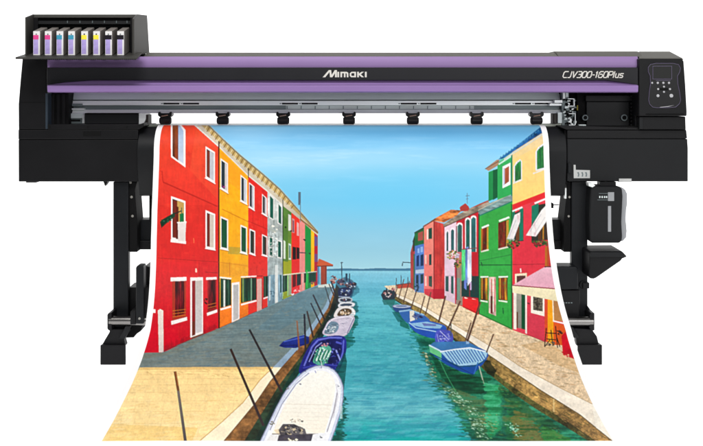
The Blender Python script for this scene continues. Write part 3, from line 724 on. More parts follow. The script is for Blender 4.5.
# downpipe and string course
line(218.9,141,219.0,329,1.3,(74,34,26)); line(248.3,168,248.4,178,0.9,(60,50,40)); line(282.8,200,282.9,300,0.8,(44,62,44))
line(163,182,217.5,206.4,1.3,(176,40,34),alpha=0.7); line(162,171,163,182,1.0,(176,40,34),alpha=0.6); line(152,171,162,171,0.7,(190,50,40),alpha=0.5)
line(222,209,248,221.6,0.9,(206,128,26),alpha=0.8); line(248,221,267,229,0.8,(180,36,34),alpha=0.7); line(218,262,248,266,0.6,(190,120,40),alpha=0.5)
line(229.8,262,229.8,276,0.6,(190,90,40),alpha=0.7)
WH = (240,232,228)
g5 = random.Random(405)
for _ in range(190):
    x_ = 157+60*g5.random(); y_ = 140+200*g5.random(); r1, r2 = 0.8+2.6*g5.random(), 0.5+2.2*g5.random()
    fill([(x_-r1,y_),(x_-r1*0.3,y_-r2),(x_+r1,y_-r2*0.4),(x_+r1*0.5,y_+r2)], g5.choice([(250,110,76),(196,40,40),(226,60,48),(180,30,44),(244,90,60)]), alpha=0.12)
for _ in range(110):
    x_ = 221+26*g5.random(); y_ = 170+140*g5.random(); r1 = 0.6+2*g5.random(); fill([(x_-r1,y_),(x_-r1*0.3,y_-r1),(x_+r1,y_-r1*0.4),(x_+r1*0.5,y_+r1)], g5.choice([(255,216,90),(214,140,24),(236,160,30),(200,150,60)]), alpha=0.15)
for _ in range(80):
    x_ = 249+18*g5.random(); y_ = 190+110*g5.random(); r1 = 0.5+1.6*g5.random(); fill([(x_-r1,y_),(x_-r1*0.3,y_-r1),(x_+r1,y_-r1*0.4),(x_+r1*0.5,y_+r1)], g5.choice([(244,90,70),(180,36,40),(200,50,44)]), alpha=0.25)
line(158,258,218,262,0.45,(120,30,30),alpha=0.5); line(205,272,218,273,0.5,(90,30,30),alpha=0.5); line(199,262,199,276,0.45,(120,30,30),alpha=0.4)
# red house windows
fill([(170.8,124),(180.5,124),(185.6,130),(185.6,167.6),(170.9,157)], WH)
fill([(172.6,124),(178.2,124),(178.2,160.4),(172.6,156)], (136,74,36), (120,58,34), tex=N_V, tamp=0.5)
fill([(178.2,125),(180,125.6),(183.6,131),(183.6,163.6),(178.2,160)], (168,190,216), (206,214,228))
window(205.4,146,152,215,184,178, WH, (132,60,44), (196,196,202), 1.5, 0.42)
window(171,196,201,185.4,242,240, WH, (124,46,32), (200,164,96), 1.6, 0.42)
fill([(176,206),(178.6,207),(178.6,239),(176,239)], (104,40,30))
fill([(177.8,223),(186.2,222.4),(185,242.6),(178,241.4)], (226,216,212)); line(177,222.6,186.6,221.8,1.2,(236,232,226)); line(170.6,241,186,242.8,2.4,WH)
fill([(160,222),(162.4,219.4),(174.6,212.4),(175,216.4),(165,224.6),(161.4,228)], (22,66,46), mot=0.5); blob(167,219.5,5.5,2.4,[(16,50,36),(60,110,84),(30,86,60)],14,0.5,1.2,4)
line(174,214,181.6,210.8,1.1,(40,50,44)); fill([(179.6,214),(183.6,213),(183.8,221.6),(179.8,222)], (24,124,74)); line(181.6,207.6,181.6,214,0.8,(60,110,90))
window(205.6,210,214,215.2,250.4,248.6, WH, (126,48,36), (208,196,184), 1.5, 0.4)
q4(170.6,277.6,277,186.4,280.8,281.6, WH)
q4(172.2,281.4,281,186,317.6,321, (176,60,40)); q4(175,281.4,281,184.2,314,316.6, (104,14,28), tex=N_V, tamp=0.9)
for i in range(5): line(176+i*1.9,282,176+i*1.9,314,0.45,(54,10,18))
for i in range(3): line(172.6,311+i*3.0,185.8,309.4+i*2.9,0.6,(206,128,52))
fill([(171,321.2),(187,317),(187.2,320.4),(171.4,325)], WH)
q4(190.2,277.6,277.2,203,334,338, WH); q4(192,281,280.6,195.2,335,336, (150,34,40)); q4(195.2,281,280.4,202,331.6,333.6, (196,186,180), (206,204,206)); q4(192.2,322,321,195,335,336,(120,60,40))
fill([(191.6,337.4),(203,333.4),(204,334),(192,338.8)], (120,84,50))
q4(206,277.4,277,216.8,279.4,280, WH); q4(207.4,280.2,279.6,216.2,309.6,313, (150,40,40)); q4(208.6,280.4,280,215.4,307,309.6,(104,14,28),tex=N_V,tamp=0.9)
for i in range(4): line(209.4+i*1.7,280.6,209.4+i*1.7,308,0.4,(60,12,20))
for i in range(2): line(207.6,305+i*3.2,216.4,303+i*3,0.6,(206,120,52))
fill([(206.8,313),(217.2,309.4),(217.2,312.4),(207,316)], WH)
blob(205.6,301,1.6,3.2,[(70,40,36),(40,24,24)],8,0.6,1.2,9); line(196,268.4,196.2,272.4,1.6,(246,206,190)); line(193.6,238,194,243,0.8,(240,120,80))
fill([(157.8,310.6),(160,309),(163.2,310.6),(163.6,352.6),(158.8,352.6)], (234,222,212), (220,206,200)); fill([(150,309),(155.4,309.4),(155.4,313),(150,313)], (240,232,226))
# yellow house windows
window(220.4,158,163.4,228,193.6,188.4, WH, (38,62,74), (206,200,196), 1.2, 0.6); blob(223.4,186,1.4,2.4,[(150,40,120),(190,70,150),(60,30,80)],8,0.5,0.9,3)
window(240.4,174.4,180,247,205,201, WH, (42,60,70), (196,200,206), 1.1, 0.5)
window(220.4,216,219.4,228.2,250.6,248.8, WH, (26,92,60), None, 1.2); window(240.4,224.6,227.4,247,254.6,252.6, WH, (26,92,60), None, 1.1)
def shutters(xa_, t0, t1, xb_, b1, b0, n, c=(18,62,46), lc=(70,110,90)):
    q4(xa_, t0, t1, xb_, b1, b0, c, tex=N_V, tamp=0.7)
    for i in range(1, n):
        x_ = xa_+(xb_-xa_)*i/n; line(x_, t0+(t1-t0)*i/n, x_, b0+(b1-b0)*i/n, 0.7, lc if i%2 else (10,26,20))
shutters(220.6,278.4,279.6,231.2,305,308,4); line(224.4,280,224.4,307,1.6,(206,212,206)); line(219.8,277.4,231.4,278.6,1.5,WH); line(220.4,309.6,231,306.6,1.8,WH)
q4(231.8,283,281.8,239.6,319,322.6, WH); q4(233.2,285,284.4,238.6,318.4,321, (178,178,178), (196,192,190))
shutters(241.0,278,277.6,256.4,299.6,303,5); line(240.8,277,256.6,276.2,1.2,WH); line(241,304.8,256.6,300.6,1.6,WH); line(251.4,278,251.4,301,0.9,(150,190,160)); line(243,278,243,302,0.8,(150,170,90))
# second red
window(248.9,182,186.4,254.4,211,207, WH, (52,54,64), (190,190,198), 1.0, 0.55); window(262,193.6,198.4,267,217,213.4, WH, (66,60,64), (196,190,196), 0.9, 0.6)
window(249.6,228.6,231,255.2,255.8,253.6, WH, (34,62,54), (88,60,50), 1.0, 0.6); window(262,234,236.6,267.2,257,255.2, WH, (40,66,58), (96,56,50), 0.9, 0.6)
q4(257,279,278.4,262,309.4,311.6, (212,168,160)); line(262.2,278,262.2,309,0.7,(160,30,40)); line(257,276,263,276,1.2,(150,30,36))
shutters(263.6,276.4,276,268,296,297.6,3); line(263.4,298.6,268,297,1.2,WH)
# grey house
for (a, t0, t1, c_, b1, b0) in ((270,196,199,273.2,219,217),(278.4,204,207.4,281.2,224.4,222.4),(269.8,237.4,238.4,272.4,256.4,255.4),(278,241,242,281,257.6,256.8)):
    q4(a-0.8,t0-1,t1-1,c_+0.9,b1+1,b0+1,(226,226,222)); q4(a,t0,t1,c_,b1,b0,(20,92,78),tex=N_V,tamp=0.5)
q4(268,275,274.4,282.8,299.6,306.4,(126,154,168),mot=0.2,tex=N_V,tamp=0.4); q4(275,265,265,278,302.4,303.6,(212,216,214)); q4(269,276,276,270.6,300,301,(196,206,208)); q4(280,275,275,281.6,292,293,(40,90,84))
blob(274,246,4,14,[(236,236,232),(170,176,172),(150,158,156)],30,0.6,1.6,12); blob(275,229,5,4,[(240,236,226),(180,186,178)],14,0.6,1.4,13); blob(272,294,3,3,[(90,120,136),(70,100,116)],8,0.6,1.5,21)
# far fronts
for (a, t0, c_, b0, col_) in ((288.2,214,291,231,(214,216,206)),(283.4,240,285.4,259,(206,216,200)),(288.4,243,291,260,(200,212,200)),(292,218,294.6,233,(206,150,150)),(296.8,222,299,236,(220,170,168))):
    q4(a,t0,t0+1.4,c_,b0,b0-0.4,col_)
q4(289,245,246,290.6,258,258,(92,130,120)); q4(292.6,220,221,294,232,232,(130,90,100))
q4(292.4,246.6,247.4,296,259.4,259.4,(40,24,30)); q4(296.6,247.2,248,299.6,259,259,(36,24,30)); line(299,252.6,306,253,0.9,(70,70,80)); blob(310,254,1,1,[(60,60,60)],4,0.5,1,5)
blob(285.4,227.6,1,1,[(30,40,30)],4,0.5,1,6); blob(291,231,0.9,0.9,[(30,30,30)],4,0.5,1,7); blob(304.6,239.6,0.9,1.2,[(40,30,40)],5,0.5,1,8)
shutters(282.9,275.6,275,288,290.6,292.4,3,(14,66,52)); line(282.6,299,282.9,292,0.8,(170,206,160)); line(287.8,274,287.8,296,0.9,(150,200,140))
q4(288.6,275,274.6,291.4,294,295.6,(150,160,140)); q4(292.6,274.6,274,296,286,287.6,(98,20,34)); q4(296.8,274,273.6,301,284.6,286,(28,54,60)); q4(304,272.6,272,306.4,282,283,(20,66,54)); q4(309,272,272,316,281.6,283,(16,70,58))
line(292,274,317,271.6,0.8,(200,206,200)); line(306.8,270,307,288,1.2,(50,190,90)); line(303,272,303,290,0.9,(206,180,170)); line(283,275,300,273.2,1.0,(216,214,190))
blob(297,290,3.4,2.2,[(214,60,70),(226,90,100),(240,190,190)],14,0.5,1.3,14); blob(292.8,294.6,1.6,1.2,[(230,226,226),(206,206,210)],7,0.6,1.2,15); blob(314,283,3,1.8,[(120,60,70),(90,70,90)],10,0.5,1.1,16)
# chimney pot on the roofs, gutter
q4(298.2,192,192,300.8,205,205,(98,116,132)); line(300.4,203,300.4,222,0.9,(120,140,150))
pline([(300,219),(318,233.4)],1.4,(150,110,70))
# waterside shelter
q4(320.8,264,264,326.8,285,285,(168,76,50),(150,72,56)); q4(317.6,265,265,319.4,284,284,(92,136,170)); line(325.8,265,325.8,284,0.8,(110,50,40))
fill([(316.6,266.4),(318.8,258.6),(323.4,260.4),(333.4,264.8),(333,266)], (198,98,60)); line(316.6,266.2,333,266,1.0,(120,60,44))
# ---- left quay
fill([(138,353.4),(163,352.8),(190,340.2),(219,328.6),(248,315.6),(268,306.8),(283,299.8),(300,292.2),(317,286),(334,285.4),(335,290),(328,308),(318,323),(308,338),(297,351),(279,368),(130,368)], (112,138,146), (126,138,134), mot=0.08, fine=0.06, tex=N_H, tamp=0.10)
fill([(138,353),(163,352.6),(190,340),(219,328.4),(240,322),(180,352),(150,358),(134,360)], (134,132,112), alpha=0.35)
fill([(318,285.2),(331,283.6),(333,287),(318,287.6)], (206,212,206)); fill([(300,293),(330,288),(322,306),(280,330),(255,330)], (80,128,152), alpha=0.25)
# sunlit paving
fill([(80,446),(140,367.6),(279,367),(270,376),(250,397),(220,424),(198,446)], (253,222,158), (255,232,178), mot=0.05, fine=0.05, tex=N_HB, tamp=0.05)
fill([(150,382),(240,376),(215,420),(130,424)], (252,222,160), alpha=0.5); fill([(110,424),(198,428),(190,446),(90,446)], (236,192,100), alpha=0.4)
fill([(138,367.4),(279,366.6),(277,369.4),(137,370.2)], (214,178,112), alpha=0.5)
for i in range(9):
    y_ = 372+i*i*0.75+i*2.2; xl_ = 140-(y_-367)*0.55-8; xr_ = float(np.interp(y_,[367,446],[272,196]))
    line(xl_, y_, xr_, y_-1.0, 0.4, (214,174,112), alpha=0.35)
    for k_ in range(9):
        x_ = xl_+(xr_-xl_)*(k_+0.5*(i%2)+0.2)/9; h_ = 2.4+1.5*i; line(x_, y_, x_-0.25*h_, y_+h_, 0.35, (214,174,112), alpha=0.28)
for i in range(8):
    y_ = 316+i*i*0.55+i*2.6; xl_ = float(np.interp(y_,[286,315,328,340,352],[317,248,219,190,163])); xr_ = float(np.interp(y_,[287,306,323,338,351,367],[333,325,313,301,289,273])); line(xl_,y_,xr_,y_-0.8,0.4,(70,100,112),alpha=0.4)
g4 = random.Random(401)
def grain(n_, ya, yb_, xl_f, xr_f, cs, s0, s1, alpha, sd):
    g = random.Random(sd)
    for _ in range(n_):
        y_ = ya+(yb_-ya)*math.sqrt(g.random()); t_ = (y_-ya)/(yb_-ya)
        x_ = xl_f(y_)+(xr_f(y_)-xl_f(y_))*g.random(); L_ = (s0+(s1-s0)*t_)*(0.4+g.random()); h_ = 0.25+0.16*L_*(0.5+g.random())
        fill([(x_-L_,y_+0.1*L_),(x_-0.5*L_,y_-h_),(x_+L_,y_-h_*0.7-0.1*L_),(x_+0.7*L_,y_+h_*0.5)], g.choice(cs), alpha=alpha)
lq = lambda y_: float(np.interp(y_,[286,292,300,307,315,328,340,352,367],[317,300,284,268,249,220,191,164,141]))
rq = lambda y_: float(np.interp(y_,[287,306,323,338,351,367],[331,323,311,299,287,271]))
grain(420, 288, 367, lq, rq, [(130,152,152),(96,124,132),(146,156,148),(104,128,136),(120,142,150),(136,142,132)], 1.0, 4.0, 0.45, 402)
ls_ = lambda y_: 138-(y_-368)*0.55
rs_ = lambda y_: float(np.interp(y_,[367,446],[270,195]))
grain(260, 369, 446, ls_, rs_, [(255,236,186),(240,200,128),(252,222,158),(232,190,120),(255,240,200)], 2.0, 6.0, 0.2, 403)
for i in range(26):
    x_ = 140+125*g4.random(); y_ = 368+8*g4.random(); line(x_, y_, x_+5*g4.random()+2, y_+0.8, 0.6, (196,156,96), alpha=0.4)
# quay wall and kerb
kr = [(335,288),(328,308),(318,323),(308,338),(297,350.6),(282,367.4),(270,382),(256,402.6),(240,422),(220,446)]
kl = [(333,287),(325,306),(313,323),(301,338),(289,351),(273,367.4),(260,380),(243,402.6),(222,422),(194,446)]
wr = [(340,292),(335,309),(326,325),(316,343),(308,360),(297,376),(287,390),(274,412),(266,428),(258,446)]
fill(kr+wr[::-1], (146,102,60), (134,98,60), mot=0.4, fine=0.25, tex=N_DIAG, tamp=0.25)
fill([(kr[i][0]*(0.62-0.02*i)+wr[i][0]*(0.38+0.02*i),kr[i][1]*(0.62-0.02*i)+wr[i][1]*(0.38+0.02*i)) for i in range(10)]+wr[::-1], (58,70,44), (26,62,50), alpha=0.85, mot=0.6, tex=N_DIAG, tamp=0.4)
fill([(262,446),(268,425),(283,395),(296,378),(303,368),(300,362),(290,376),(276,400),(262,426),(252,446)], (16,58,50), alpha=0.8, mot=0.5)
fill(kl+kr[::-1], (150,176,196), (158,176,194), mot=0.08)
fill([(273,367.2),(282,367.2),(270,382),(256,402.6),(240,422),(220,446),(194,446),(222,422),(243,402.6),(260,380)], (253,238,208), (255,244,214), mot=0.03)
pline(kr[4:], 0.9, (120,80,44)); pline(kl[5:], 0.7, (206,162,96))
for (x0_,y0_,w_,h_,c0,c1) in ((338,297.6,15,4.6,(36,52,86),(190,196,206)),(342,291,13,4.2,(54,60,90),(150,160,180)),(344,286,12,3.6,(30,44,66),(206,206,210))):
    fill([(x0_,y0_-h_*0.4),(x0_+w_*0.3,y0_-h_),(x0_+w_,y0_-h_*0.7),(x0_+w_*0.9,y0_),(x0_+w_*0.2,y0_+h_*0.2)], c0); line(x0_,y0_-h_*0.4,x0_+w_*0.9,y0_,0.8,c1); line(x0_+w_*0.3,y0_-h_,x0_+w_,y0_-h_*0.7,0.7,c1)
# tarpaulin on the quay
fill([(279,346),(283,341.6),(293,337.6),(304,335),(309,337),(309,343.4),(296,348),(284,347.6)], (40,62,150), (28,42,116), mot=0.3); line(284,341.6,306,336.6,0.9,(86,112,196)); line(281,346,305,344.6,0.8,(22,36,100))
# ---- left boats, far to near
def boat_clutter(cx_, cy_, rx, ry, n, seed, cols=((30,40,66),(52,66,104),(86,96,126),(190,200,212),(24,28,44),(120,80,76))): blob(cx_, cy_, rx, ry, list(cols), n, 0.5, 1.6, seed)
fill([(336,281),(345,277),(352,280),(357,285),(356,289),(350,292),(346,296),(343,301),(336,300)], (34,60,84), alpha=0.55)
boat_clutter(333,280,3,4,26,31,((150,70,64),(120,60,60),(190,150,140),(70,60,70))); boat_clutter(341,282,4,3.4,34,32,((176,120,116),(70,70,96),(130,80,80),(206,196,196),(40,46,66)))
boat_clutter(351,285,5.4,3,34,33); line(341.6,262,341.9,280,0.9,(62,76,88)); line(340.4,263,343,262.6,0.7,(62,76,88)); q4(345.6,273.6,273.6,347.6,281,281,(36,62,88)); line(349.6,273.6,349.6,282,1.0,(40,60,80))
fill([(338,291),(350,288),(354,291),(351,299),(340,301)], (34,52,92)); boat_clutter(345,294,5,3,24,34,((40,60,110),(24,34,60),(140,160,190),(200,206,206))); q4(348,288,288,350,292,292,(190,190,150))
fill([(337.4,302.6),(353.6,301.6),(352.4,307),(339,307)], (44,66,92)); line(338,303,354,303,1.3,(196,200,204)); line(338,300,352,298.6,0.9,(130,140,170))
fill([(336,284),(341,290),(340,304),(335,318),(327,331),(320,341),(312,346),(320,330),(330,310),(334,296)], (44,48,46), (28,52,50), alpha=0.85, mot=0.4)
ripple([(346,318),(356,312),(359,320),(353,334),(355,344),(346,350),(342,340)], [(10,70,60),(24,100,86),(50,140,150)], 0.8, 3)
ripple([(352,300),(358,303),(358,312),(352,314)], [(20,80,80),(40,110,120)], 0.7, 2); ripple([(344,292),(358,286),(360,292),(350,300)], [(30,84,100),(60,130,150)], 0.6, 2)
fill(rounded([(338,290),(344,287.4),(351,288.6),(352,293),(348,297.6),(340,298)]), (30,44,80)); boat_clutter(345,292,5,3,30,134,((44,62,112),(22,30,52),(130,150,184),(190,196,200),(60,70,96))); line(338.6,296.6,350,297.2,0.8,(150,164,190))
fill(rounded([(338.4,299),(344,297.2),(351,298),(352.6,300.4),(349,303),(340,303)]), (176,182,190)); fill(rounded([(340,299.6),(345,298.4),(350.4,299),(350,301.2),(342,301.6)]), (50,58,72)); boat_clutter(345,300,4,1.2,12,135)
fill(rounded([(338,305.4),(341,302.8),(348,302.2),(354.6,303.4),(353.6,306.6),(348,308.4),(340,308)]), (214,214,218)); fill(rounded([(340,305.2),(344,303.6),(351,303.8),(351.4,305.6),(344,306.6)]), (70,84,104)); fill([(339,307.4),(353,306.6),(351,309.4),(341,309.4)], (46,66,98))
fill(rounded([(333.8,316.6),(336.6,309.6),(341.6,306.6),(349.4,306.4),(354.8,310.4),(355,315),(350,318),(340,318.4)]), (222,216,214)); fill(rounded([(337.4,315.6),(340,310.4),(345,308.4),(350.4,309.4),(351.6,313),(346,316.4)]), (92,72,52)); blob(345,313,4.4,2.6,[(222,200,176),(160,124,84),(64,52,40),(240,228,214),(190,160,120),(46,40,36)],44,0.5,1.3,35); line(352.4,308.6,354.8,315,1.0,(244,240,240))
fill(rounded([(322.8,334),(325,327),(329,320.6),(337,316.8),(346,315.8),(353.4,316.4),(354.6,320),(350.6,329),(345.4,335.6),(334,337)]), (200,190,204), (206,196,212), mot=0.05); pline(rounded([(325.4,333),(330,321.6),(338,318),(352,317.6),(349,328),(344,334.4)])[:-5], 0.7, (238,234,240)); fill(rounded([(324.6,333.4),(327.6,325),(332,321.4),(337.6,323),(338.6,328),(334.6,333)]), (122,146,164), mot=0.3); blob(331,328.6,5.4,4,[(96,120,140),(180,196,200),(210,214,218),(80,104,120),(140,160,172)],40,0.5,1.5,36); line(353.6,319,347,333.6,0.9,(120,116,150)); fill([(338,320),(350,319),(346,328),(340,329)], (216,208,220), alpha=0.6); line(340,324,348,323,0.5,(160,150,172))
fill(rounded([(299,372),(303,358),(310,345),(316,338.8),(330,336),(341,335.8),(346,339.6),(346,352),(341,367),(336,374),(322,368),(308,374)]), (46,50,140), (38,40,122), mot=0.25)
fill([(308,360),(315,345),(320,341),(334,339),(341,341),(341.6,350),(338,362),(330,364),(316,364)], (34,34,92), mot=0.5)
pline([(304,366),(312,347),(318,340),(330,337.6),(342,338)],1.6,(112,118,206)); pline([(343.6,340),(343,352),(338,368)],1.4,(104,112,204)); pline([(309,362),(316,347),(322,342.6)],0.9,(160,166,226)); pline([(303,368),(320,364),(340,366)],1.2,(70,76,176)); line(336,350,341,362,1.6,(150,160,220)); pline([(336,342),(342,344)],2.0,(90,96,190))
fill(rounded([(313,361),(317,351),(322,346.4),(329,346),(331.6,351),(328,360),(322,366),(316,364)]), (96,180,156), mot=0.4); blob(321.6,356,8,8.6,[(214,240,226),(60,140,112),(120,200,174),(30,104,84),(180,226,206)],60,0.5,1.5,137)
for i in range(8): line(314.4+i*1.8,361.4-i*0.4,319+i*1.7,348.6+i*0.3,0.9,(222,240,228) if i%2 else (36,118,92))
blob(326,345,4.5,2,[(170,110,130),(206,150,160),(60,40,70)],14,0.6,1.4,37); boat_clutter(334,354,4,5,16,38,((30,30,80),(70,76,170),(120,126,210)))
fill([(334,372),(345,352),(347,362),(345,380),(343.6,392),(341,380)], (20,84,80), alpha=0.8, tex=N_H, tamp=0.5)
ripple([(327,446),(336,428),(342,408),(343,392),(346,400),(345,420),(343,446)], [(8,66,54),(20,98,80),(50,140,140)], 0.85, 5); glints([(345,396),(345,420),(343,442)], 40, 3, [(40,130,140),(90,180,190),(20,100,90)], 501, 0.8, 3.0, 0.7)
hull = [(258,446),(268,425),(276,408),(283,395),(289,386),(296,378.4),(302,373),(309,368.6),(315.6,366),(322,365.4),(328.4,366.8),(334,370),(338,374.6),(341,380),(343,386),(343.4,392),(342.8,401),(341.4,410),(335,430),(329,446)]
fill(hull, (212,218,234), mot=0.04); pline(hull, 0.9, (140,146,172))
fill([(262,446),(271,425),(278,410),(286,396),(291.6,387.4),(298,380.6),(303.6,375),(310,371),(316,368.4),(322,367.6),(328,369),(333,372),(336.8,376.4),(339.4,381.6),(340.8,387),(341,392),(340,401),(338.6,410),(332,430),(326,446)], (246,246,250), mot=0.03)
pline([(270,430),(282,404),(296,384),(309,373)], 0.9, (150,156,182)); pline([(337.4,392),(334,410),(327,432)], 0.9, (166,160,170)); pline([(336,384),(338,396),(333,418)], 0.6, (206,200,206))
fill([(272,434),(278.6,418),(285,404),(290.6,393.6),(297,385),(303,378),(310,373.4),(316,371),(322,370.6),(327,371.8),(331,374.6),(334.2,379.4),(335.6,385),(335.2,391),(334,397),(330,415),(324.6,433)], (252,250,242), (250,242,226), mot=0.015, fine=0.01)
line(286,404,331,405,0.5,(232,222,206)); fill([(274,430),(290,426),(300,431),(278,435)], (226,204,164), alpha=0.6); line(272,434,325,434,0.8,(150,140,130))
fill([(278.6,430),(283,424),(294,424),(305,429),(307,436),(300,438),(281,437)], (92,88,92), mot=0.5); blob(292,430,12,5,[(60,58,64),(120,116,116),(170,160,146),(44,44,50),(206,190,160),(96,84,70)],60,0.6,1.9,40); blob(296,421,7,2.2,[(90,84,80),(170,150,130),(226,214,196)],18,0.4,1.2,41)
fill([(276,446),(279,435),(313,434),(310,446)], (70,66,76), mot=0.4); blob(290,440,7,2.4,[(226,212,176),(240,232,206),(90,84,84)],16,0.8,2.0,42); fill([(310,446),(314,434),(326,433),(326,446)], (240,240,242)); blob(321,437,1.4,1.4,[(80,80,84)],6,0.4,0.9,43); fill([(264,446),(270,435),(279,435),(276,446)], (236,234,232))
blob(272,423,2.4,2.4,[(90,96,70),(120,110,90),(180,170,150)],12,0.5,1.1,44); blob(287,388,2,1.2,[(120,120,120),(190,190,190)],8,0.4,0.9,45); q4(340,406,406,342.6,419,419,(206,222,220),alpha=0.7)
glints_l = random.Random(88)
for _ in range(60):
    x_ = 303+40*glints_l.random(); y_ = 337+34*glints_l.random()
    if 303+ (368-y_)*0.45 < x_ < 345-(y_-337)*0.15: line(x_, y_, x_+1.5*(glints_l.random()-0.3), y_+2.4*glints_l.random(), 0.6, glints_l.choice([(96,104,200),(28,28,84),(150,156,226),(60,64,160)]), alpha=0.7)
for _ in range(30):
    x_ = 326+26*glints_l.random(); y_ = 316+18*glints_l.random(); line(x_, y_, x_+2*glints_l.random(), y_+1.2*glints_l.random(), 0.5, glints_l.choice([(236,230,236),(160,150,170),(120,130,150)]), alpha=0.6)
for k_ in range(7): line(284+k_*1.6-2, 404+k_*4.0, 331-k_*1.0, 405+k_*4.0, 0.35, (226,216,196), alpha=0.5)
blob(300,384,1.2,0.8,[(140,140,150)],5,0.4,0.8,89); blob(338,386,0.9,1.6,[(150,150,160)],5,0.4,0.8,90); line(322,366,321,361,0.7,(210,220,220))
# mooring poles, left
for (a,b_,c_,e,w_,w2,cc,c2) in ((325,286,330.4,304,0.9,1,(66,76,88),(70,66,60)),(313,294.6,325,320.6,1.5,1.7,(62,66,78),(60,50,50)),(310.8,303,322,327.6,1.3,1.4,(56,62,76),(64,56,52)),(307,311,313.4,338,1.6,1.8,(78,70,70),(66,54,48)),(304.4,314,305.6,351,1.8,1.9,(50,52,66),(60,52,52)),(297,320.6,299.6,354,1.5,1.8,(146,110,88),(130,84,54)),
      (249.4,329.4,281.8,392,1.9,2.5,(48,46,50),(62,48,50)),(230.6,349,263.6,426,2.3,2.7,(62,44,40),(62,52,56)),(175,371.6,178.4,392,2.5,2.6,(116,66,34),(128,90,60)),(178.2,391,186,446,2.6,3.0,(128,120,112),(84,82,84)),(331,281,338,303,1.5,1.7,(48,48,60),(44,42,50)),(329,284,334,296,1.0,1.0,(70,56,60),(60,50,50))):
    line(a,b_,c_,e,w_,cc,c2,w2)
line(175.4,371.6,178.2,386,0.7,(186,120,66))
# ---- right bank: water in the shade of the houses
fill([(384,300),(394,300),(409,312),(422,326),(436,344),(446,356),(436,352),(424,338),(408,326),(396,314)], (34,120,106), alpha=0.55, tex=N_H, tamp=0.6)
g_ = random.Random(77)
ripple([(409,326),(430,334),(500,372),(604,446),(468,446),(462,424),(452,404),(438,388),(430,368),(420,346)], [(12,74,54),(24,104,78),(40,134,96),(66,160,124)], 0.92, 7, k1=0.7)
ripple([(414,330),(426,342),(432,356),(430,372),(424,360),(416,344)], [(14,84,70),(30,110,92),(60,150,150)], 0.8, 6)
ripple([(430,352),(446,366),(470,376),(492,378),(482,394),(462,394),(446,384),(436,368)], [(6,60,40),(12,84,56),(24,104,70)], 0.85, 3)
ripple([(440,384),(470,394),(486,400),(488,446),(478,446),(468,414),(452,400)], [(30,96,66),(80,112,72),(120,126,80),(60,130,90)], 0.7, 6)
ripple([(484,382),(502,386),(500,430),(486,440),(486,410)], [(36,140,86),(52,176,116),(96,200,150)], 0.75, 5)
ripple([(506,400),(520,402),(528,446),(504,446)], [(20,92,60),(44,130,74),(110,110,60)], 0.7, 7)
ripple([(512,410),(532,414),(546,446),(512,446)], [(52,110,52),(130,108,56),(166,128,70),(70,120,60)], 0.7, 8)
ripple([(540,424),(566,436),(580,446),(544,446)], [(46,104,46),(72,150,66),(110,130,60)], 0.7, 6)
ripple([(500,384),(534,410),(560,428),(548,430),(520,412),(498,394)], [(14,66,42),(36,96,56),(70,104,60)], 0.6, 5)
glints([(425,352),(428,362),(431,372),(432,382)], 70, 3.4, [(170,180,140),(206,206,170),(110,120,80),(70,96,70),(150,130,96)], 51, 0.6, 2.0)
glints([(426,380),(440,384),(450,386)], 40, 6, [(50,110,80),(90,110,70),(30,96,84),(70,150,150)], 54, 1.5, 5.0, 0.7)
glints([(446,390),(456,396),(466,404),(474,414),(480,428),(482,438)], 190, 6, [(150,196,170),(206,232,206),(84,140,100),(110,160,120),(176,206,176),(50,110,80)], 52, 0.6, 2.2, 0.8)
glints([(484,412),(490,424),(496,436)], 60, 8, [(96,128,66),(130,150,80),(60,110,60),(160,176,130)], 53, 0.6, 2.4, 0.7)
glints([(500,382),(520,404),(545,428),(560,440)], 120, 12, [(40,120,66),(100,140,70),(140,140,84),(40,96,50),(80,170,110)], 55, 0.8, 3.0, 0.55)
glints([(412,332),(418,352),(428,378),(446,398),(458,420),(468,440)], 150, 5, [(30,120,110),(70,160,176),(40,140,150),(120,200,206),(20,100,84)], 56, 1.5, 6.0, 0.75)
glints([(508,424),(514,428),(520,436)], 36, 5, [(150,220,190),(206,240,220),(100,190,150)], 57, 0.6, 2.0, 0.8)
for i in range(26):
    y_ = 388+i*2.2; x_ = 352+g_.random()*90; L_ = 6+22*g_.random()
    fill([(x_-L_,y_),(x_,y_-0.5),(x_+L_,y_+0.2),(x_,y_+0.7)], g_.choice([(30,130,160),(130,196,206),(60,150,176),(20,140,150)]), alpha=0.35)
for i in range(60):
    y_ = 300+g_.random()*90; x_ = 352+g_.random()*70; L_ = 2+7*g_.random()
    fill([(x_-L_,y_),(x_,y_-0.4),(x_+L_,y_+0.1),(x_,y_+0.5)], g_.choice([(40,128,156),(110,190,206),(50,140,166)]), alpha=0.3)
grain(520, 276, 440, lambda y_: float(np.interp(y_,[276,300,350,440],[360,358,350,348])), lambda y_: float(np.interp(y_,[276,300,350,400,440],[384,392,418,446,462])), [(60,146,170),(120,196,206),(80,164,184),(140,206,212),(50,136,164),(96,180,192)], 1.2, 9.0, 0.28, 404)
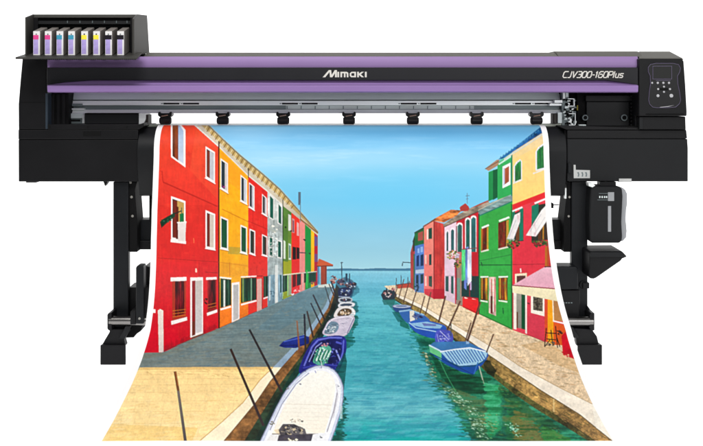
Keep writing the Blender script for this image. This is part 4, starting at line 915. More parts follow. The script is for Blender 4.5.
# right quay: wall, kerb and paving
top_r = [(391,291),(420,304),(440,316),(460,328),(490,346),(520,366.4),(560,388),(593,404.6),(620,420)]
bot_r = [(390,294),(420,308.4),(440,321.6),(460,334.4),(490,356),(540,390),(580,415),(618,446)]
wal_r = [(390,297.4),(420,316),(440,330),(460,345),(484,370),(510,391),(536,409),(566,427),(596,446)]
fill(bot_r+[(618,446)]+wal_r[::-1], (136,118,68), (182,144,90), mot=0.4, fine=0.25, tex=N_SP, tamp=0.25)
low = [(bx_[0]*0.3+wx_[0]*0.7, bx_[1]*0.3+wx_[1]*0.7) for bx_, wx_ in zip([(390,294),(420,308.4),(440,321.6),(460,334.4),(490,356),(512,371),(540,390),(572,410),(612,441)], wal_r)]
fill(low+wal_r[::-1], (54,64,34), (70,78,40), alpha=0.75, mot=0.7, tex=N_SP, tamp=0.5)
for i in range(60):
    t_ = g_.random(); x_ = 492+118*t_; y_ = 358+0.69*118*t_+g_.random()*14; fill([(x_-3,y_-1.6),(x_+3,y_+1.6),(x_+2,y_+2.4),(x_-2,y_-0.6)], g_.choice([(196,160,100),(90,76,44),(120,104,60),(60,70,36)]), alpha=0.5)
fill([(384,286),(411,284),(420,289),(434,297),(444,299),(460,305.4),(479,313.6),(512,329),(546,336),(575,340),(590,364),(614,420),(593,406),(560,388.6),(520,366.6),(490,346.4),(460,328.4),(440,316.4),(420,304.4),(391,291.6)], (222,202,172), (230,204,170), mot=0.06, fine=0.10, tex=N_SP, tamp=0.10)
for i in range(150):
    t_ = g_.random(); x_ = 450+130*t_; lo_ = float(np.interp(x_,[450,512,546,584],[302,330,343,365])); hi_ = float(np.interp(x_,[450,490,520,560,593],[322,346,366,388,404])); y_ = lo_+(hi_-lo_)*g_.random(); L_ = 1.5+3.5*g_.random()
    fill([(x_-L_,y_-0.2),(x_,y_-0.7),(x_+L_,y_+0.4),(x_,y_+0.6)], g_.choice([(180,150,108),(236,210,172),(206,164,120),(150,130,96)]), alpha=0.55)
fill([(546,341),(560,350),(580,362),(586,376),(560,366),(520,345)], (206,166,112), alpha=0.4)
fill(top_r+bot_r[::-1], (236,224,206), (246,236,220), mot=0.08, fine=0.05); pline(bot_r, 0.9, (112,92,60)); pline(top_r, 0.6, (190,164,126))
fill([(592,404),(620,420),(620,446),(612,439),(596,428)], (247,240,226), alpha=0.8)
q4(553,399,399,554.6,412,412,(222,196,140),alpha=0.8)
ripple([(482,358),(490,361),(496,370),(494,377),(486,373)], [(20,28,20),(34,42,26),(60,60,36)], 0.85, 1.5)
# far end of the right bank
fill([(396.4,285.4),(411.4,283),(411.4,287.4),(398,288.6)], (188,78,60)); line(396,285,411,283,0.8,(120,60,50))
for (a,b_,c_,e) in ((396.4,278,396.0,288),(401,275,401.2,285),(408,277,407.6,284)): line(a,b_,c_,e,0.7,(74,80,90))
line(402.6,263,402.2,266,1.0,(60,74,86)); line(402.6,262.2,410.6,262.6,0.8,(60,74,86))
fill([(381,295),(384,290),(394,290),(397,295),(394,300),(383,300)], (44,60,72)); blob(387.6,294,4,3.4,[(226,206,206),(40,46,56),(170,120,120),(206,196,190),(26,34,44)],26,0.6,1.5,60); line(386.6,288,387,294,1.3,(40,40,50)); blob(393.6,289,2.2,2,[(160,80,80),(120,70,80),(200,160,160)],10,0.5,1.1,61); fill([(382,300),(396,299),(394,305),(384,305)], (40,104,100), alpha=0.7)
# houses on the right, far to near
fill([(410.6,252),(413,243),(415.6,234),(415.6,291),(410.6,288)], (178,76,74), mot=0.2); fill([(412.6,241),(415.4,232.6),(415.4,250),(413,252)], (60,66,56)); q4(413.6,254,254,415.4,290,289,(60,110,70))
q4(414.6,233,228.4,424,244,246.6,(40,112,66),mot=0.2); q4(418,233,231,423,240,241,(170,90,80)); q4(414.8,246,243.6,424,293,292,(86,126,196),(104,140,186),mot=0.15); line(414.4,233,424,227.6,1.2,(52,74,60))
q4(416.6,256,255,419,266,266.4,(30,56,110)); q4(420.6,255,254,423.4,265.6,266,(28,60,100)); q4(417.4,248.6,248,419.4,253,253,(150,180,226)); q4(420.6,247,246.4,423,252,252.4,(150,180,226)); q4(415.4,270,269,424,273,273.6,(176,196,216)); q4(416,275,274.6,418.6,291,291,(28,60,80)); q4(420.4,274.6,274,423.6,283,284,(30,70,80)); q4(424,243,243,424.6,292,292,(70,80,90)); blob(417,287,2,3,[(60,80,110),(110,140,170),(40,60,80)],10,0.5,1.2,66)
q4(424,225,220.6,434,299,293,(236,148,132),(226,120,116),mot=0.08); q4(434,221,224,444.4,298.6,299.2,(196,72,66),(206,60,60),mot=0.12,tex=N_V,tamp=0.15); line(434,221,434,299,0.9,(140,50,50))
q4(428.4,228.6,227.6,432,238.6,239,(24,84,70)); q4(426.8,229.4,229,428.2,239.4,239.6,(240,220,210)); q4(429,254.4,254,431.6,265,265.2,(30,76,72)); q4(428.8,276,276,432,287,286,(34,84,74)); q4(425,255,255,426.4,264,264,(230,200,190)); q4(425,276,276,426.6,286,286,(230,200,190)); q4(424.4,289,289,434,299,294,(206,66,80)); q4(433,289,289,444.4,299,299,(176,24,50),alpha=0.85)
fill([(422.8,226.6),(434.6,218.6),(451,209.6),(462,210.4),(456,216),(444,222.6),(434.4,221)], (206,124,66), (186,104,60), mot=0.3, tex=N_DIAG, tamp=0.7); line(423,226.8,435,219.4,1.0,(110,70,50))
q4(444.4,225.6,220,456.4,300,299.2,(230,204,216),(216,192,208),mot=0.06); fill([(444.4,290),(456,290),(456,304),(444.4,299)], (214,190,204))
q4(456.4,220,211,478.4,313,304,(196,36,52),(186,30,48),mot=0.1); q4(456.4,266,264,463,306,304,(150,162,140),alpha=0.8); q4(456.6,250,250,461,264,266,(200,176,176),alpha=0.6)
fill([(443,224.6),(456,215.6),(470,208.4),(488,200.6),(490,203.6),(478.4,211.4),(456,221),(444,227)], (164,148,132), (150,136,120), mot=0.3, tex=N_DIAG, tamp=0.4); line(444,227,479,211.2,0.9,(110,70,66)); fill([(470,208.4),(480,203.6),(490,199.4),(488,201.6),(478,206)], (180,84,60))
fill([(459.6,208),(460.6,206.4),(465.4,203.2),(468.6,206.4),(469.4,208.6),(468,211),(461,211.4)], (178,66,62)); line(467.2,193,467.2,204,0.6,(110,130,150)); line(465.4,196,469.4,195.6,0.6,(110,130,150)); line(466,199,468.6,198.8,0.5,(110,130,150))
def arch(xa_, xb_, t, b_, frame, pane):
    m_ = (xa_+xb_)/2
    fill([(xa_,b_),(xa_,t+2.6),(xa_+(m_-xa_)*0.35,t+0.7),(m_,t),(xb_-(xb_-m_)*0.35,t+0.5),(xb_,t+2.2),(xb_,b_)], frame)
    fill([(xa_+0.9,b_),(xa_+0.9,t+3.6),(m_,t+1.6),(xb_-0.9,t+3.2),(xb_-0.9,b_)], pane, tex=N_V, tamp=0.4)
arch(445.6,449.2,229.6,251,(240,224,232),(40,84,84)); arch(450,455,227.4,251,(240,224,232),(52,96,100)); arch(456.6,462.8,222.4,252,(240,228,228),(60,110,104)); arch(465,470.6,217.4,252,(240,228,228),(28,92,84)); arch(470.4,476.6,215.4,252,(240,228,228),(46,110,112)); q4(456,226,226,457,300,300,(120,60,70))
q4(445.6,276,276,448.4,291.6,291,(44,92,88)); q4(451,276,276,453.6,294,293,(48,96,92)); q4(444.8,275.4,275,454.4,276.2,276.2,(200,176,190)); line(455.4,262,455.6,304,1.2,(196,50,66))
blob(452,255,6,4.4,[(70,110,50),(196,190,60),(140,150,60),(60,84,40),(206,120,110),(226,206,200),(110,90,60)],60,0.6,1.6,62); blob(457,263,3.6,4.6,[(60,100,50),(130,130,50),(190,150,80),(50,70,40)],30,0.6,1.5,63); blob(457.6,256,2.4,2.6,[(206,196,206),(176,160,190)],12,0.6,1.4,64)
q4(461.4,274,274,478.2,298,296.4,(26,66,64)); line(469.6,274,469.6,298,0.8,(150,40,50))
q4(461.6,250,249,465.4,280,281,(96,206,134),tex=N_V,tamp=0.3); q4(465.2,248,246.4,468.6,284,282,(110,140,196),tex=N_V,tamp=0.5); q4(467.6,249,249,471.6,281,286,(226,226,242),tex=N_V,tamp=0.2); q4(464,280,280,466.4,290,288,(110,130,200)); q4(470,282,282,471.4,290,290,(190,170,206)); line(461,249.6,478,248,0.7,(120,70,70)); q4(472,252,252,478.4,276,276,(190,34,50))
line(464.4,297.6,467.6,298.6,1.2,(240,226,206)); line(472,299,476,300,1.2,(240,226,206)); fill([(462.6,298),(478.4,300),(478.4,315),(462.6,307)], (226,44,48)); q4(457,278,278,460,300,300,(120,150,136))
# green house
fill([(478.6,214),(512.4,199.6),(512.4,330),(478.6,314)], (62,170,78), (60,166,76), mot=0.05, fine=0.04, tex=N_V, tamp=0.03)
fill([(478,210.6),(490,203),(512.4,193.6),(512.4,201.6),(479,216.4)], (150,172,170), (118,146,146), mot=0.15, tex=N_DIAG, tamp=0.3); line(479,216,512.4,201.4,1.2,(42,130,110)); line(478,210.4,512,193.4,0.7,(200,190,170)); line(478.8,214,479,314,1.2,(32,84,60))
q4(488.4,172,168.6,497.6,197.6,201.4,(38,150,86),(34,140,80)); q4(493,170,169,497.6,197.6,200,(16,100,62)); fill([(485,168.6),(497,159.6),(500,160),(498,165.4),(488.6,171)], (176,140,112)); line(485,169,499,161,0.7,(110,90,80))
fill([(497.4,166),(500,160),(511.6,152),(512.4,194),(497.4,200)], (62,178,104), (52,168,92), mot=0.06); line(498.6,164.4,511.4,156,1.6,(196,230,216)); line(499,161.6,511.4,153.4,1.0,(120,200,180)); q4(511,154,154,512.6,196,196,(30,140,110))
q4(502.4,166.6,162.6,510.4,184.6,188.4,(232,234,236)); q4(504.8,168.6,166,509,181.4,184.4,(176,96,60),(160,84,56)); q4(503.4,168,168,504.6,185,185.6,(176,180,206))
for (a,c_,t0,t1,b1,b0,l0,l1) in ((481,488.4,229,226.6,249,251,228,225),(498.2,508.8,223,219.6,246,248.6,221.2,217.2)):
    q4(a,t0,t1,c_,b1,b0,(120,44,26),tex=N_V,tamp=0.6); m_ = a+(c_-a)*0.72; q4(m_,(t0+t1)/2,t1,c_,b1,(b1+b0)/2,(196,150,60)); line(m_,t1+1,m_,b1,0.7,(70,40,20)); line(a+0.8,l0,c_+0.6,l1,1.9,(240,240,236)); line(a,b0+0.8,c_+0.4,b1+0.8,1.5,(216,214,196))
q4(481,229,228.6,482.6,250,250.6,(176,120,40))
line(479,261,512,254.6,0.6,(40,110,60),alpha=0.7); line(479,265,512,265,0.8,(34,96,54),alpha=0.9); line(481,262,482.4,266,1.2,(40,100,60))
for (a,c_) in ((480.4,487.8),(498.6,507.4)):
    q4(a,278,277.6,c_,300.4,300,(110,54,28),tex=N_V,tamp=0.7); q4(a+1,278,278,a+2.2,299,299,(206,150,50)); q4(c_-2.6,278,278,c_-0.6,300,300,(206,150,50),tex=N_V,tamp=0.5); line(a,277,c_+0.6,276.8,1.4,(232,232,222)); line(a,300.6,c_,302,1.4,(236,232,216))
q4(488.8,277,277,496,316,313,(214,180,172),tex=N_V,tamp=0.3)
for i in range(4): line(490+i*1.6,279,490.4+i*1.5,312,0.7,(196,70,70) if i%2 else (236,220,214))
q4(490.4,296,296,492.4,314,313,(110,40,36)); line(511.6,204,511.8,328,1.3,(30,110,62)); line(503,308,503.4,314,0.9,(34,100,60))
# yellow house over red
fill([(512.4,150),(541,131),(552,131),(556,196),(512.4,206.4)], (230,208,166), (250,210,122), mot=0.03, fine=0.03)
fill([(512.4,160),(550,140),(554,196),(512.4,206)], (250,212,130), alpha=0.5)
fill([(498,159.6),(512,149.4),(527,137.6),(541,126.6),(552,124),(552,129),(541.4,133.4),(526,143.4),(512,152.4),(503,158.6)], (28,84,136), (36,98,146), mot=0.4, tex=N_DIAG, tamp=0.4); pline([(504,159.6),(512.4,153.6),(527,144.6),(541.4,134.8),(552,130)],1.6,(206,206,196))
for i in range(16): line(500+i*2.7,158.4-i*1.9,501+i*2.7,156.2-i*1.9,0.8,(70,140,176))
def arched(xa_, t0, xb_, t1, b1, b0):
    fill([(xa_-1.6,t0+3),(xa_+1,t0-1.6),(xb_-1,t1-2.0),(xb_+1.0,t1),(xb_+1.0,b1+1),(xa_-1.6,b0+1.6)], (222,226,232))
    fill([(xa_,t0+2.4),(xa_+1.6,t0),(xb_-0.6,t1-0.4),(xb_,t1+1),(xb_,b1),(xa_,b0)], (50,142,74), (44,128,72), tex=N_V, tamp=0.4)
arched(515,164,521,161,179,181.6); line(513,183.4,522,179.8,1.3,(226,226,220)); line(518,162,518,180,0.6,(20,80,50)); arched(537,149,546,144,167,169.4); line(533,173.6,550,167,1.4,(226,222,216)); line(540,147,540,168,0.7,(20,80,50))
fill([(512.4,206.4),(556,189),(566,300),(566,345),(546,342),(512.4,330)], (222,66,80), (220,74,94), mot=0.05, fine=0.04)
fill([(512.4,204.6),(556,187.6),(556,193),(512.4,209.4)], (222,44,54)); fill([(512.4,238),(552,234),(556,268),(512.4,290)], (212,44,62), alpha=0.5); line(512.4,264.6,552,264,0.7,(150,36,50),alpha=0.7)
q4(512.6,214,209,523.6,241,242,(28,64,56)); q4(519.4,209.4,207.6,523.2,240,241,(18,124,100)); line(512.4,211.4,522.4,207.2,1.7,(244,240,238)); q4(516,228,226,519.4,240,241,(110,70,40)); q4(512.6,212,211,515,224,228,(20,120,96))
fill([(514.6,215),(520.4,212),(520,222),(513.6,239.6),(506.8,239),(509.6,232)], (226,222,222)); line(509,237,516,220,0.7,(190,190,196))
q4(531.6,206,203,548,240,241,(46,54,44)); q4(531.6,206,203,538.4,222,227,(22,126,102)); line(534.6,203.4,549,197.4,1.7,(244,240,238)); q4(538,222,214,541.6,240,240,(96,60,36)); q4(542.6,218,214,544,240,240,(180,130,50)); q4(545,214,212,549,240,240,(70,50,40))
fill([(541.4,210),(546,205.4),(552,206),(546,222),(536,236.6),(526,235.4),(530,229)], (232,228,226)); line(529,233,541,214,0.7,(200,196,200)); line(534,235,545,217,0.7,(206,204,206))
blob(513.6,244.6,6,4,[(40,84,44),(150,40,50),(90,60,50),(30,60,34),(196,50,60),(110,120,60)],60,0.6,1.7,70); blob(540,243.4,8,4,[(40,84,44),(150,40,50),(90,60,50),(30,60,34),(110,120,60),(60,90,50)],70,0.6,1.7,71); blob(511,239.4,4,1.2,[(206,206,206),(150,160,150)],10,0.5,1.1,72)
q4(545,247,247,549,268,268,(184,110,40)); q4(547,240,240,556,268,268,(176,50,46),alpha=0.5)
q4(515,274,273,527,284,284,(232,214,190)); q4(516.8,276,275.6,525.6,284,284,(96,56,56)); line(520.6,268.6,521,272.6,1.2,(240,226,220))
drips(480,511,220,310,30,(30,120,54),207,0.09); drips(480,511,215,310,20,(110,206,120),208,0.09); drips(514,546,206,290,34,(170,30,50),209,0.14); drips(514,548,150,190,24,(206,170,90),210,0.11); drips(435,444,226,290,16,(150,40,40),211,0.2); drips(425,433,230,290,12,(200,110,96),212,0.2); drips(457,478,225,300,18,(150,20,36),213,0.15)
line(479,313.6,512,329,1.0,(40,90,50),alpha=0.6); line(527,334,545,342,0.9,(110,40,50),alpha=0.6); line(462.6,306.6,478.4,313.6,0.8,(120,30,36),alpha=0.6)
for _ in range(150):
    x_ = 480+31*g5.random(); y_ = float(np.interp(x_,[480,511],[218,204]))+105*g5.random(); r1 = 0.5+1.8*g5.random(); fill([(x_-r1,y_),(x_-r1*0.3,y_-r1*0.7),(x_+r1,y_-r1*0.3),(x_+r1*0.5,y_+r1*0.7)], g5.choice([(90,190,100),(40,136,62),(50,156,70),(76,180,84)]), alpha=0.13)
# under the canopy
q4(513,291,291,516.4,329.6,329,(232,222,212)); q4(512.4,293,293,513.6,329,329,(190,50,70)); q4(516.4,292,292,521.8,328.6,328,(160,158,146),(140,136,128)); q4(521.6,293,293,525.4,329.8,328.8,(16,86,56)); q4(525.2,294,294,527,334,333,(234,222,214)); q4(516.6,312,312,518,328,328,(110,70,50))
q4(527,294,296,545,342,334,(216,72,92),(206,66,86),mot=0.05); q4(531,294,296,544.4,316.4,313,(236,228,216)); q4(533.2,295,296.4,542.8,311.6,310,(92,86,74),mot=0.4,tex=N_SP,tamp=0.8); line(537.6,296,537.6,311,0.6,(60,50,44)); line(533,303,543,304,0.5,(60,50,44)); line(527.4,303,529.6,304,1.4,(120,50,60))
q4(544.8,297,297,548,342,341,(214,84,50)); q4(547.8,297,297,553.6,345,342,(240,168,32),mot=0.06); fill([(553.4,297),(562,298),(566,322),(554,320.4)], (176,126,76), (190,140,86)); line(552.8,298,553.6,321,1.1,(240,226,196)); line(553,321,568,324.4,1.4,(240,232,222)); fill([(553.6,322),(567,326),(574,346),(553.6,345)], (216,96,40))
# canopy
fill([(544.6,267),(553,266.4),(562,290),(555,288.6),(512.4,285.4)], (230,186,200), (218,164,182), mot=0.04); line(544.6,266.8,556,266.6,1.2,(96,50,50)); fill([(512.2,285.6),(562,289.6),(566,303),(512.6,292.6)], (232,222,190), (222,212,178), mot=0.05); line(512.4,285.4,562,289.4,1.0,(150,64,76))
# cafe furniture
for (a,b_,c_,e) in ((546.4,328,544.6,347),(546.4,333,556,333.6),(546.4,339,556,340),(555.6,326,557.6,348),(551,330,553,346),(544.6,347,550,340),(557,338,560,347),(557,331,563,333)): line(a,b_,c_,e,0.9,(46,40,36))
blob(550,344,5,2,[(90,84,78),(120,104,84)],10,0.8,1.8,73); blob(560,333,2.4,3,[(60,44,40),(110,70,50),(180,90,60)],14,0.5,1.2,74)
fill([(561.4,336),(566.4,331),(572,340),(582,362),(563,355)], (206,22,48), mot=0.15); fill([(570,338),(576,346),(582,358),(575,352)], (60,24,34)); line(562,352,568,356.4,1.4,(190,40,50)); blob(566,356,3.4,1.6,[(206,30,50),(236,190,160)],10,0.6,1.4,75)
# moored boats, right
fill(rounded([(392.4,306.4),(396,304.8),(404,304.8),(411,306.4),(409.6,311),(404,312.6),(396,312)]), (50,82,136)); fill(rounded([(392.6,306.2),(397,304.8),(405,304.8),(411,306.6),(404,308),(396,307.6)]), (178,186,204)); fill(rounded([(395.4,306.2),(399,305.4),(406,305.6),(406,306.8),(399,307)]), (110,130,166)); fill([(392,312),(412,312),(414,322),(398,322)], (16,86,84), alpha=0.6)
fill(rounded([(399,311.6),(403,310.2),(410,310),(418,312.4),(424,315),(430,321.4),(420,324),(410,324),(404,320)]), (60,108,172)); pline([(399,311.6),(410,310),(424,315)],1.5,(146,184,212)); fill([(409.6,311),(414,310.4),(415,320),(410,321.6)], (220,216,206)); blob(418,316.4,5,3,[(90,100,150),(60,70,120),(190,196,206),(40,50,90)],26,0.6,1.5,76); fill([(400,320),(408,324),(410,330),(400,326)], (16,96,78), alpha=0.7)
fill(rounded([(409,322.4),(418,320.8),(427,320.8),(436,322.6),(444.6,325.6),(446,330),(437,338.4),(421,335),(412,329)]), (56,100,182), (40,84,170), mot=0.1); fill([(411,323.4),(427,321.6),(442.6,325.6),(440,328.6),(424,328),(414,325.6)], (146,186,214)); pline([(409,322.6),(416,328),(438,332)],0.9,(176,206,226)); fill([(422,323),(436,324.4),(436,326),(424,326)], (110,120,176))
fill(rounded([(435.6,333),(440,329.6),(447,330),(452,332.6),(452.6,342),(444,343.6),(436,343.4)]), (84,90,182), mot=0.3); blob(444,337,6,5,[(70,74,166),(130,134,206),(100,106,196),(56,60,140),(170,174,220)],36,0.6,1.5,138); line(440,331,449,340,1.0,(176,180,226)); line(437,334,439,343,0.8,(150,156,216)); line(451,320,451,336,0.8,(80,90,90))
fill([(428.8,346),(434,342),(467,341.4),(487.4,351.6),(488.4,356),(483,364),(473,374.6),(462,372),(446,364.6),(430,353)], (46,104,176), (28,80,158), mot=0.1)
fill([(429,345.6),(441.4,352),(441.4,360),(430,352.4)], (112,196,140)); fill([(430,345.4),(434,342),(467,341.4),(480,348),(442.4,350.6)], (70,126,178), mot=0.1); pline([(429,345.2),(441.6,351.6),(452,350.4)],1.5,(196,220,230)); fill([(440,351.4),(468,347.6),(487.6,352),(486,358),(478,364.6),(458,366),(448,360)], (166,204,226))
for i in range(13):
    x_ = 446+i*3.0; line(x_-2,350.4-i*0.1,x_+8.6-i*0.35,365.0-i*0.4,1.0,(60,112,176))
pline([(447,361),(460,366.6),(474,366),(484,361)],0.9,(30,92,110)); pline([(440,352),(455,349.4),(470,347.8),(487,352)],1.2,(222,232,240)); line(430,353,473,374.4,0.8,(20,64,130)); q4(466,340,340,469,344,344,(150,180,210)); line(478,362,474,374,1.0,(60,120,190))
line(479,366,482.6,380,0.8,(196,206,190)); line(481,372,484,384,0.6,(160,176,150)); pline([(440,361),(447,376),(456,392)],0.8,(90,190,130),alpha=0.6)
for (a,b_,c_,e,w_) in ((398.4,284,394.4,297,0.8),(404,279,398.6,298.6,0.9),(409.4,281,403.2,303,1.0),(416.4,291,411,309,1.1),(424.8,296,420,313.6,1.1),(431,292,425.4,315,1.1),(445.6,296,438.6,322.4,1.7),(460.4,301,447.4,330,1.7),(480.4,302,467.4,341.4,2.0),(471,322.6,465.6,340.6,1.3),(493.6,334,486.4,352.6,1.3)):
    line(a,b_,c_,e,w_,(96,66,54),(78,58,50)); line(a+w_*0.3,b_,c_+w_*0.3,e,w_*0.35,(150,110,86),alpha=0.6)

# dirt streaks under sills and along wall feet, ink grain, and the softness of an enlarged snapshot
CV[SKY_I:] = np.clip(CV[SKY_I:]*(1+0.05*N_SP[SKY_I:][...,None]), 0, 1)
house_ = np.ones((SKY_I, WW)); house_[:, int((322-AX)*K):int((410-AX)*K)] = 0
def soften(a, sg):
    r_ = int(sg*3)+1; kx = np.exp(-0.5*(np.arange(-r_, r_+1)/sg)**2); kx /= kx.sum()
    for ax in (0, 1):
        p_ = np.pad(a, [(r_,r_) if q_ == ax else (0,0) for q_ in range(3)], mode='edge'); o = 0
        for q_, wgt in enumerate(kx):
            o = o+wgt*np.take(p_, range(q_, q_+a.shape[ax]), axis=ax)
        a = o
    return a
CV = soften(CV, 0.9)
CV = np.clip(CV+0.55*(CV-soften(CV, 3.2)), 0, 1)     # the crisp edges of a sharpened print
# box-filter the canvas to two samples per photo pixel, convert to reflectance
def box2(a): return (a[0::2,0::2]+a[1::2,0::2]+a[0::2,1::2]+a[1::2,1::2])/4
LIN = np.where(CV <= 0.04045, CV/12.92, ((CV+0.055)/1.055)**2.4)
LIN = box2(LIN); K2 = K/2
del CV

# sheet: profile (y, z) over the guide, down, and out across the floor
WT = 1.583; MARG = 0.023
prof = [(0.34,0.9745),(0.20,0.9745),(0.12,0.9745)]
for i in range(0, 15):
    t = R(90)+R(90)*i/14; prof.append((0.085+0.1055*math.cos(t), 0.869+0.1055*math.sin(t)))
tab = [(180,243.8),(210,245.3),(240,247.2),(270,250.0),(300,254.6),(330,262.2),(360,273.4),(380,283.0),(400,294.6),(420,307.6),(443.0,324.2)]
for py, s_ in tab:
    y_ = S*D/s_-D; prof.append((y_, max(0.004, ZC-(py-HZ)/s_)))
prof = np.array(prof)
def smooth_curve(P, n):
    dd = np.r_[0, np.cumsum(np.hypot(*np.diff(P,axis=0).T))]
    m_ = np.gradient(P, dd, axis=0)
    t = np.linspace(0, dd[-1], n); k_ = np.clip(np.searchsorted(dd, t, side='right')-1, 0, len(P)-2)
    h = (dd[k_+1]-dd[k_])[:,None]; u_ = (t-dd[k_])[:,None]/h
    return P[k_]*(2*u_**3-3*u_**2+1)+m_[k_]*h*(u_**3-2*u_**2+u_)+P[k_+1]*(-2*u_**3+3*u_**2)+m_[k_+1]*h*(u_**3-u_**2)
cur = smooth_curve(prof, 6000)
py_c = HZ+(ZC-cur[:,1])*S*D/(D+cur[:,0])
# rows evenly spread in what the lens sees, cut where the printed sheet ends
dens = np.abs(np.gradient(py_c))*1.0+np.hypot(*np.gradient(cur,axis=0).T)*40
cum = np.cumsum(dens); cum = (cum-cum[0])/(cum[-1]-cum[0])
end_i = int(np.argmax(py_c > 441.2)) or len(cur)-1
NR, NC = 820, 1180
rows = np.interp(np.linspace(0, cum[end_i], NR), cum, np.arange(len(cur)))
ry = np.interp(rows, np.arange(len(cur)), cur[:,0]); rz = np.interp(rows, np.arange(len(cur)), cur[:,1])
sy = S*D/(D+ry); rpy = HZ+(ZC-rz)*sy
cxm = np.interp(rpy, [100,210,240,270,300,330,360,400,441], [0,0,0.003,0.009,0.0165,0.025,0.0245,0.020,0.0186])
uu = np.linspace(-1, 1, NC)*(WT/2+MARG)
xx = uu[None,:]+cxm[:,None]
wob = 0.0012*np.sin(uu[None,:]*9+rz[:,None]*5)*np.clip((rpy[:,None]-150)/60,0,1)
V = np.zeros((NR,NC,3)); V[...,0] = xx; V[...,1] = ry[:,None]+wob; V[...,2] = rz[:,None]
px = MX+xx*sy[:,None]; pyy = np.broadcast_to(rpy[:,None], px.shape)
fx = np.clip((px-AX)*K2-0.5, 0, LIN.shape[1]-1.001); fy = np.clip((pyy-AY)*K2-0.5, 0, LIN.shape[0]-1.001)
ix = fx.astype(int); iy = fy.astype(int); ax_ = (fx-ix)[...,None]; ay_ = (fy-iy)[...,None]
C_ = (LIN[iy,ix]*(1-ax_)+LIN[iy,ix+1]*ax_)*(1-ay_)+(LIN[iy+1,ix]*(1-ax_)+LIN[iy+1,ix+1]*ax_)*ay_
unprinted = (np.abs(uu)[None,:] > WT/2) | ((np.arange(NR)[:,None] < 400) & (ry[:,None] > 0.083))
C_ = np.clip(C_, 0, 1)**1.14*0.99
C_ = np.where(unprinted[...,None], 0.97, C_)
base_y = 0.0
me = bpy.data.meshes.new('printed_banner')
me.vertices.add(NR*NC); me.vertices.foreach_set('co', V.reshape(-1,3).astype(np.float32).ravel())
ii = (np.arange(NR-1)[:,None]*NC+np.arange(NC-1)[None,:]).ravel()
quads = np.stack([ii, ii+NC, ii+NC+1, ii+1], 1).astype(np.int32)
nf = len(quads)
me.loops.add(nf*4); me.loops.foreach_set('vertex_index', quads.ravel())
me.polygons.add(nf); me.polygons.foreach_set('loop_start', np.arange(nf, dtype=np.int32)*4)
me.polygons.foreach_set('use_smooth', np.ones(nf, dtype=bool))
me.update(calc_edges=True)
ca = me.color_attributes.new('print', 'FLOAT_COLOR', 'POINT')
ca.data.foreach_set('color', np.concatenate([C_.reshape(-1,3), np.ones((NR*NC,1))], 1).astype(np.float32).ravel())
bm_ = bpy.data.materials.new('inkjet_print'); bm_.use_nodes = True
nt = bm_.node_tree; bs = nt.nodes['Principled BSDF']
at = nt.nodes.new('ShaderNodeVertexColor'); at.layer_name = 'print'
ge = nt.nodes.new('ShaderNodeNewGeometry'); mx = nt.nodes.new('ShaderNodeMix'); mx.data_type = 'RGBA'
mx.inputs['B'].default_value = (0.9,0.9,0.9,1)
nt.links.new(ge.outputs['Backfacing'], mx.inputs['Factor']); nt.links.new(at.outputs['Color'], mx.inputs['A'])
nt.links.new(mx.outputs['Result'], bs.inputs['Base Color'])
bs.inputs['Roughness'].default_value = 0.5; bs.inputs['Specular IOR Level'].default_value = 0.12
me.materials.append(bm_)
BN = bpy.data.objects.new('printed_banner', me); COL.objects.link(BN)
BN['label'] = 'long printed canal picture with colourful houses, hanging from the printer onto the floor'
BN['category'] = 'printed banner'

# ================================================================== SETTING
prof2 = [(-1.7,0.0),(1.6,0.0)]
for i in range(1, 13):
    t = R(90)*i/12; prof2.append((1.6+1.4*math.sin(t), 1.4-1.4*math.cos(t)))
prof2.append((3.0, 9.0))
vs, fs = [], []
for (y_, z_) in prof2: vs += [(-14,y_,z_),(14,y_,z_)]
for i in range(len(prof2)-1): fs.append((2*i, 2*i+1, 2*i+3, 2*i+2))
me = bpy.data.meshes.new('backdrop'); me.from_pydata(vs, [], fs); me.polygons.foreach_set('use_smooth', [True]*len(fs))
bd = bpy.data.objects.new('backdrop', me); COL.objects.link(bd); bd['kind'] = 'structure'
m = bpy.data.materials.new('self_lit_white_sweep'); m.use_nodes = True
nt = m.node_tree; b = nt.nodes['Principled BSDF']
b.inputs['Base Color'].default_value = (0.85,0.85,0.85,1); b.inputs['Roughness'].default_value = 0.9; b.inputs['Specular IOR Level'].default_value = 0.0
b.inputs['Emission Color'].default_value = (1,1,1,1); b.inputs['Emission Strength'].default_value = 0.72  # added glow keeps the sweep white and washes out floor shadows
me.materials.append(m)

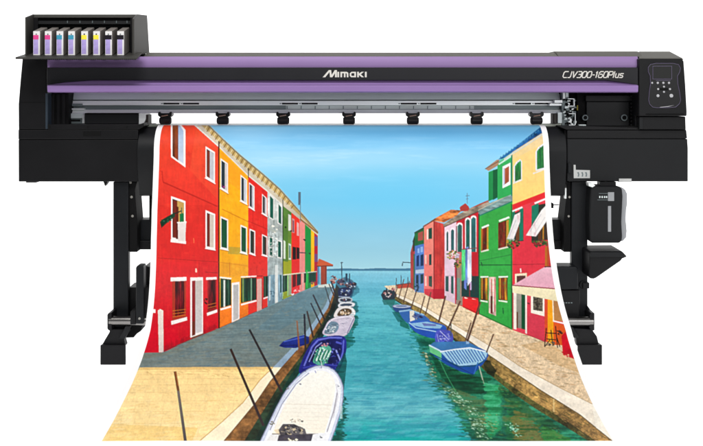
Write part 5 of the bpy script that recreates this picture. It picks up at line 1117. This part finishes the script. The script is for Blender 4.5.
# ================================================================== LIGHT
w = bpy.data.worlds.new('World'); SC.world = w; w.use_nodes = True
wn = w.node_tree; bg_ = wn.nodes['Background']
tc = wn.nodes.new('ShaderNodeTexCoord'); sx_ = wn.nodes.new('ShaderNodeSeparateXYZ'); mr = wn.nodes.new('ShaderNodeMapRange')
wn.links.new(tc.outputs['Generated'], sx_.inputs['Vector']); wn.links.new(sx_.outputs['Z'], mr.inputs['Value'])
mr.inputs['From Min'].default_value = -0.5; mr.inputs['From Max'].default_value = 0.6
mr.inputs['To Min'].default_value = 0.10; mr.inputs['To Max'].default_value = 0.34
bg_.inputs['Color'].default_value = (1,1,1,1); wn.links.new(mr.outputs['Result'], bg_.inputs['Strength'])
def area(name, loc, target, sx, sy_, energy, col=(1,1,1)):
    ld = bpy.data.lights.new(name, 'AREA'); ld.shape = 'RECTANGLE'; ld.size = sx; ld.size_y = sy_; ld.energy = energy; ld.color = col
    o = bpy.data.objects.new(name, ld); COL.objects.link(o); o.location = loc
    o.rotation_euler = (Vector(target)-Vector(loc)).to_track_quat('-Z', 'Y').to_euler()
    return o
area('softbox_key', (-0.5,-3.4,4.6), (0,-0.1,0.75), 2.6, 1.4, 178, (1,0.99,0.97))
area('added_fill', (2.2,-5.6,1.9), (0,0,0.7), 3.0, 2.0, 100)  # unseen fill light added to brighten the front faces and the rail

# ================================================================== CAMERA
cam = bpy.data.cameras.new('camera'); co = bpy.data.objects.new('camera', cam); COL.objects.link(co)
co.location = (0, -D, ZC); co.rotation_euler = (R(90), 0, 0)
cam.sensor_width = 36; cam.sensor_fit = 'HORIZONTAL'; cam.lens = S*D/703*36
cam.shift_x = 0.0; cam.shift_y = -(223-HZ)/703
cam.clip_start = 0.05; cam.clip_end = 100
SC.camera = co
SC.view_settings.view_transform = 'Standard'
try: SC.view_settings.look = 'None'
except Exception: pass
SC.view_settings.exposure = 0; SC.view_settings.gamma = 1
SC.render.engine = 'CYCLES'
SC.cycles.use_denoising = True
SC.cycles.max_bounces = 6
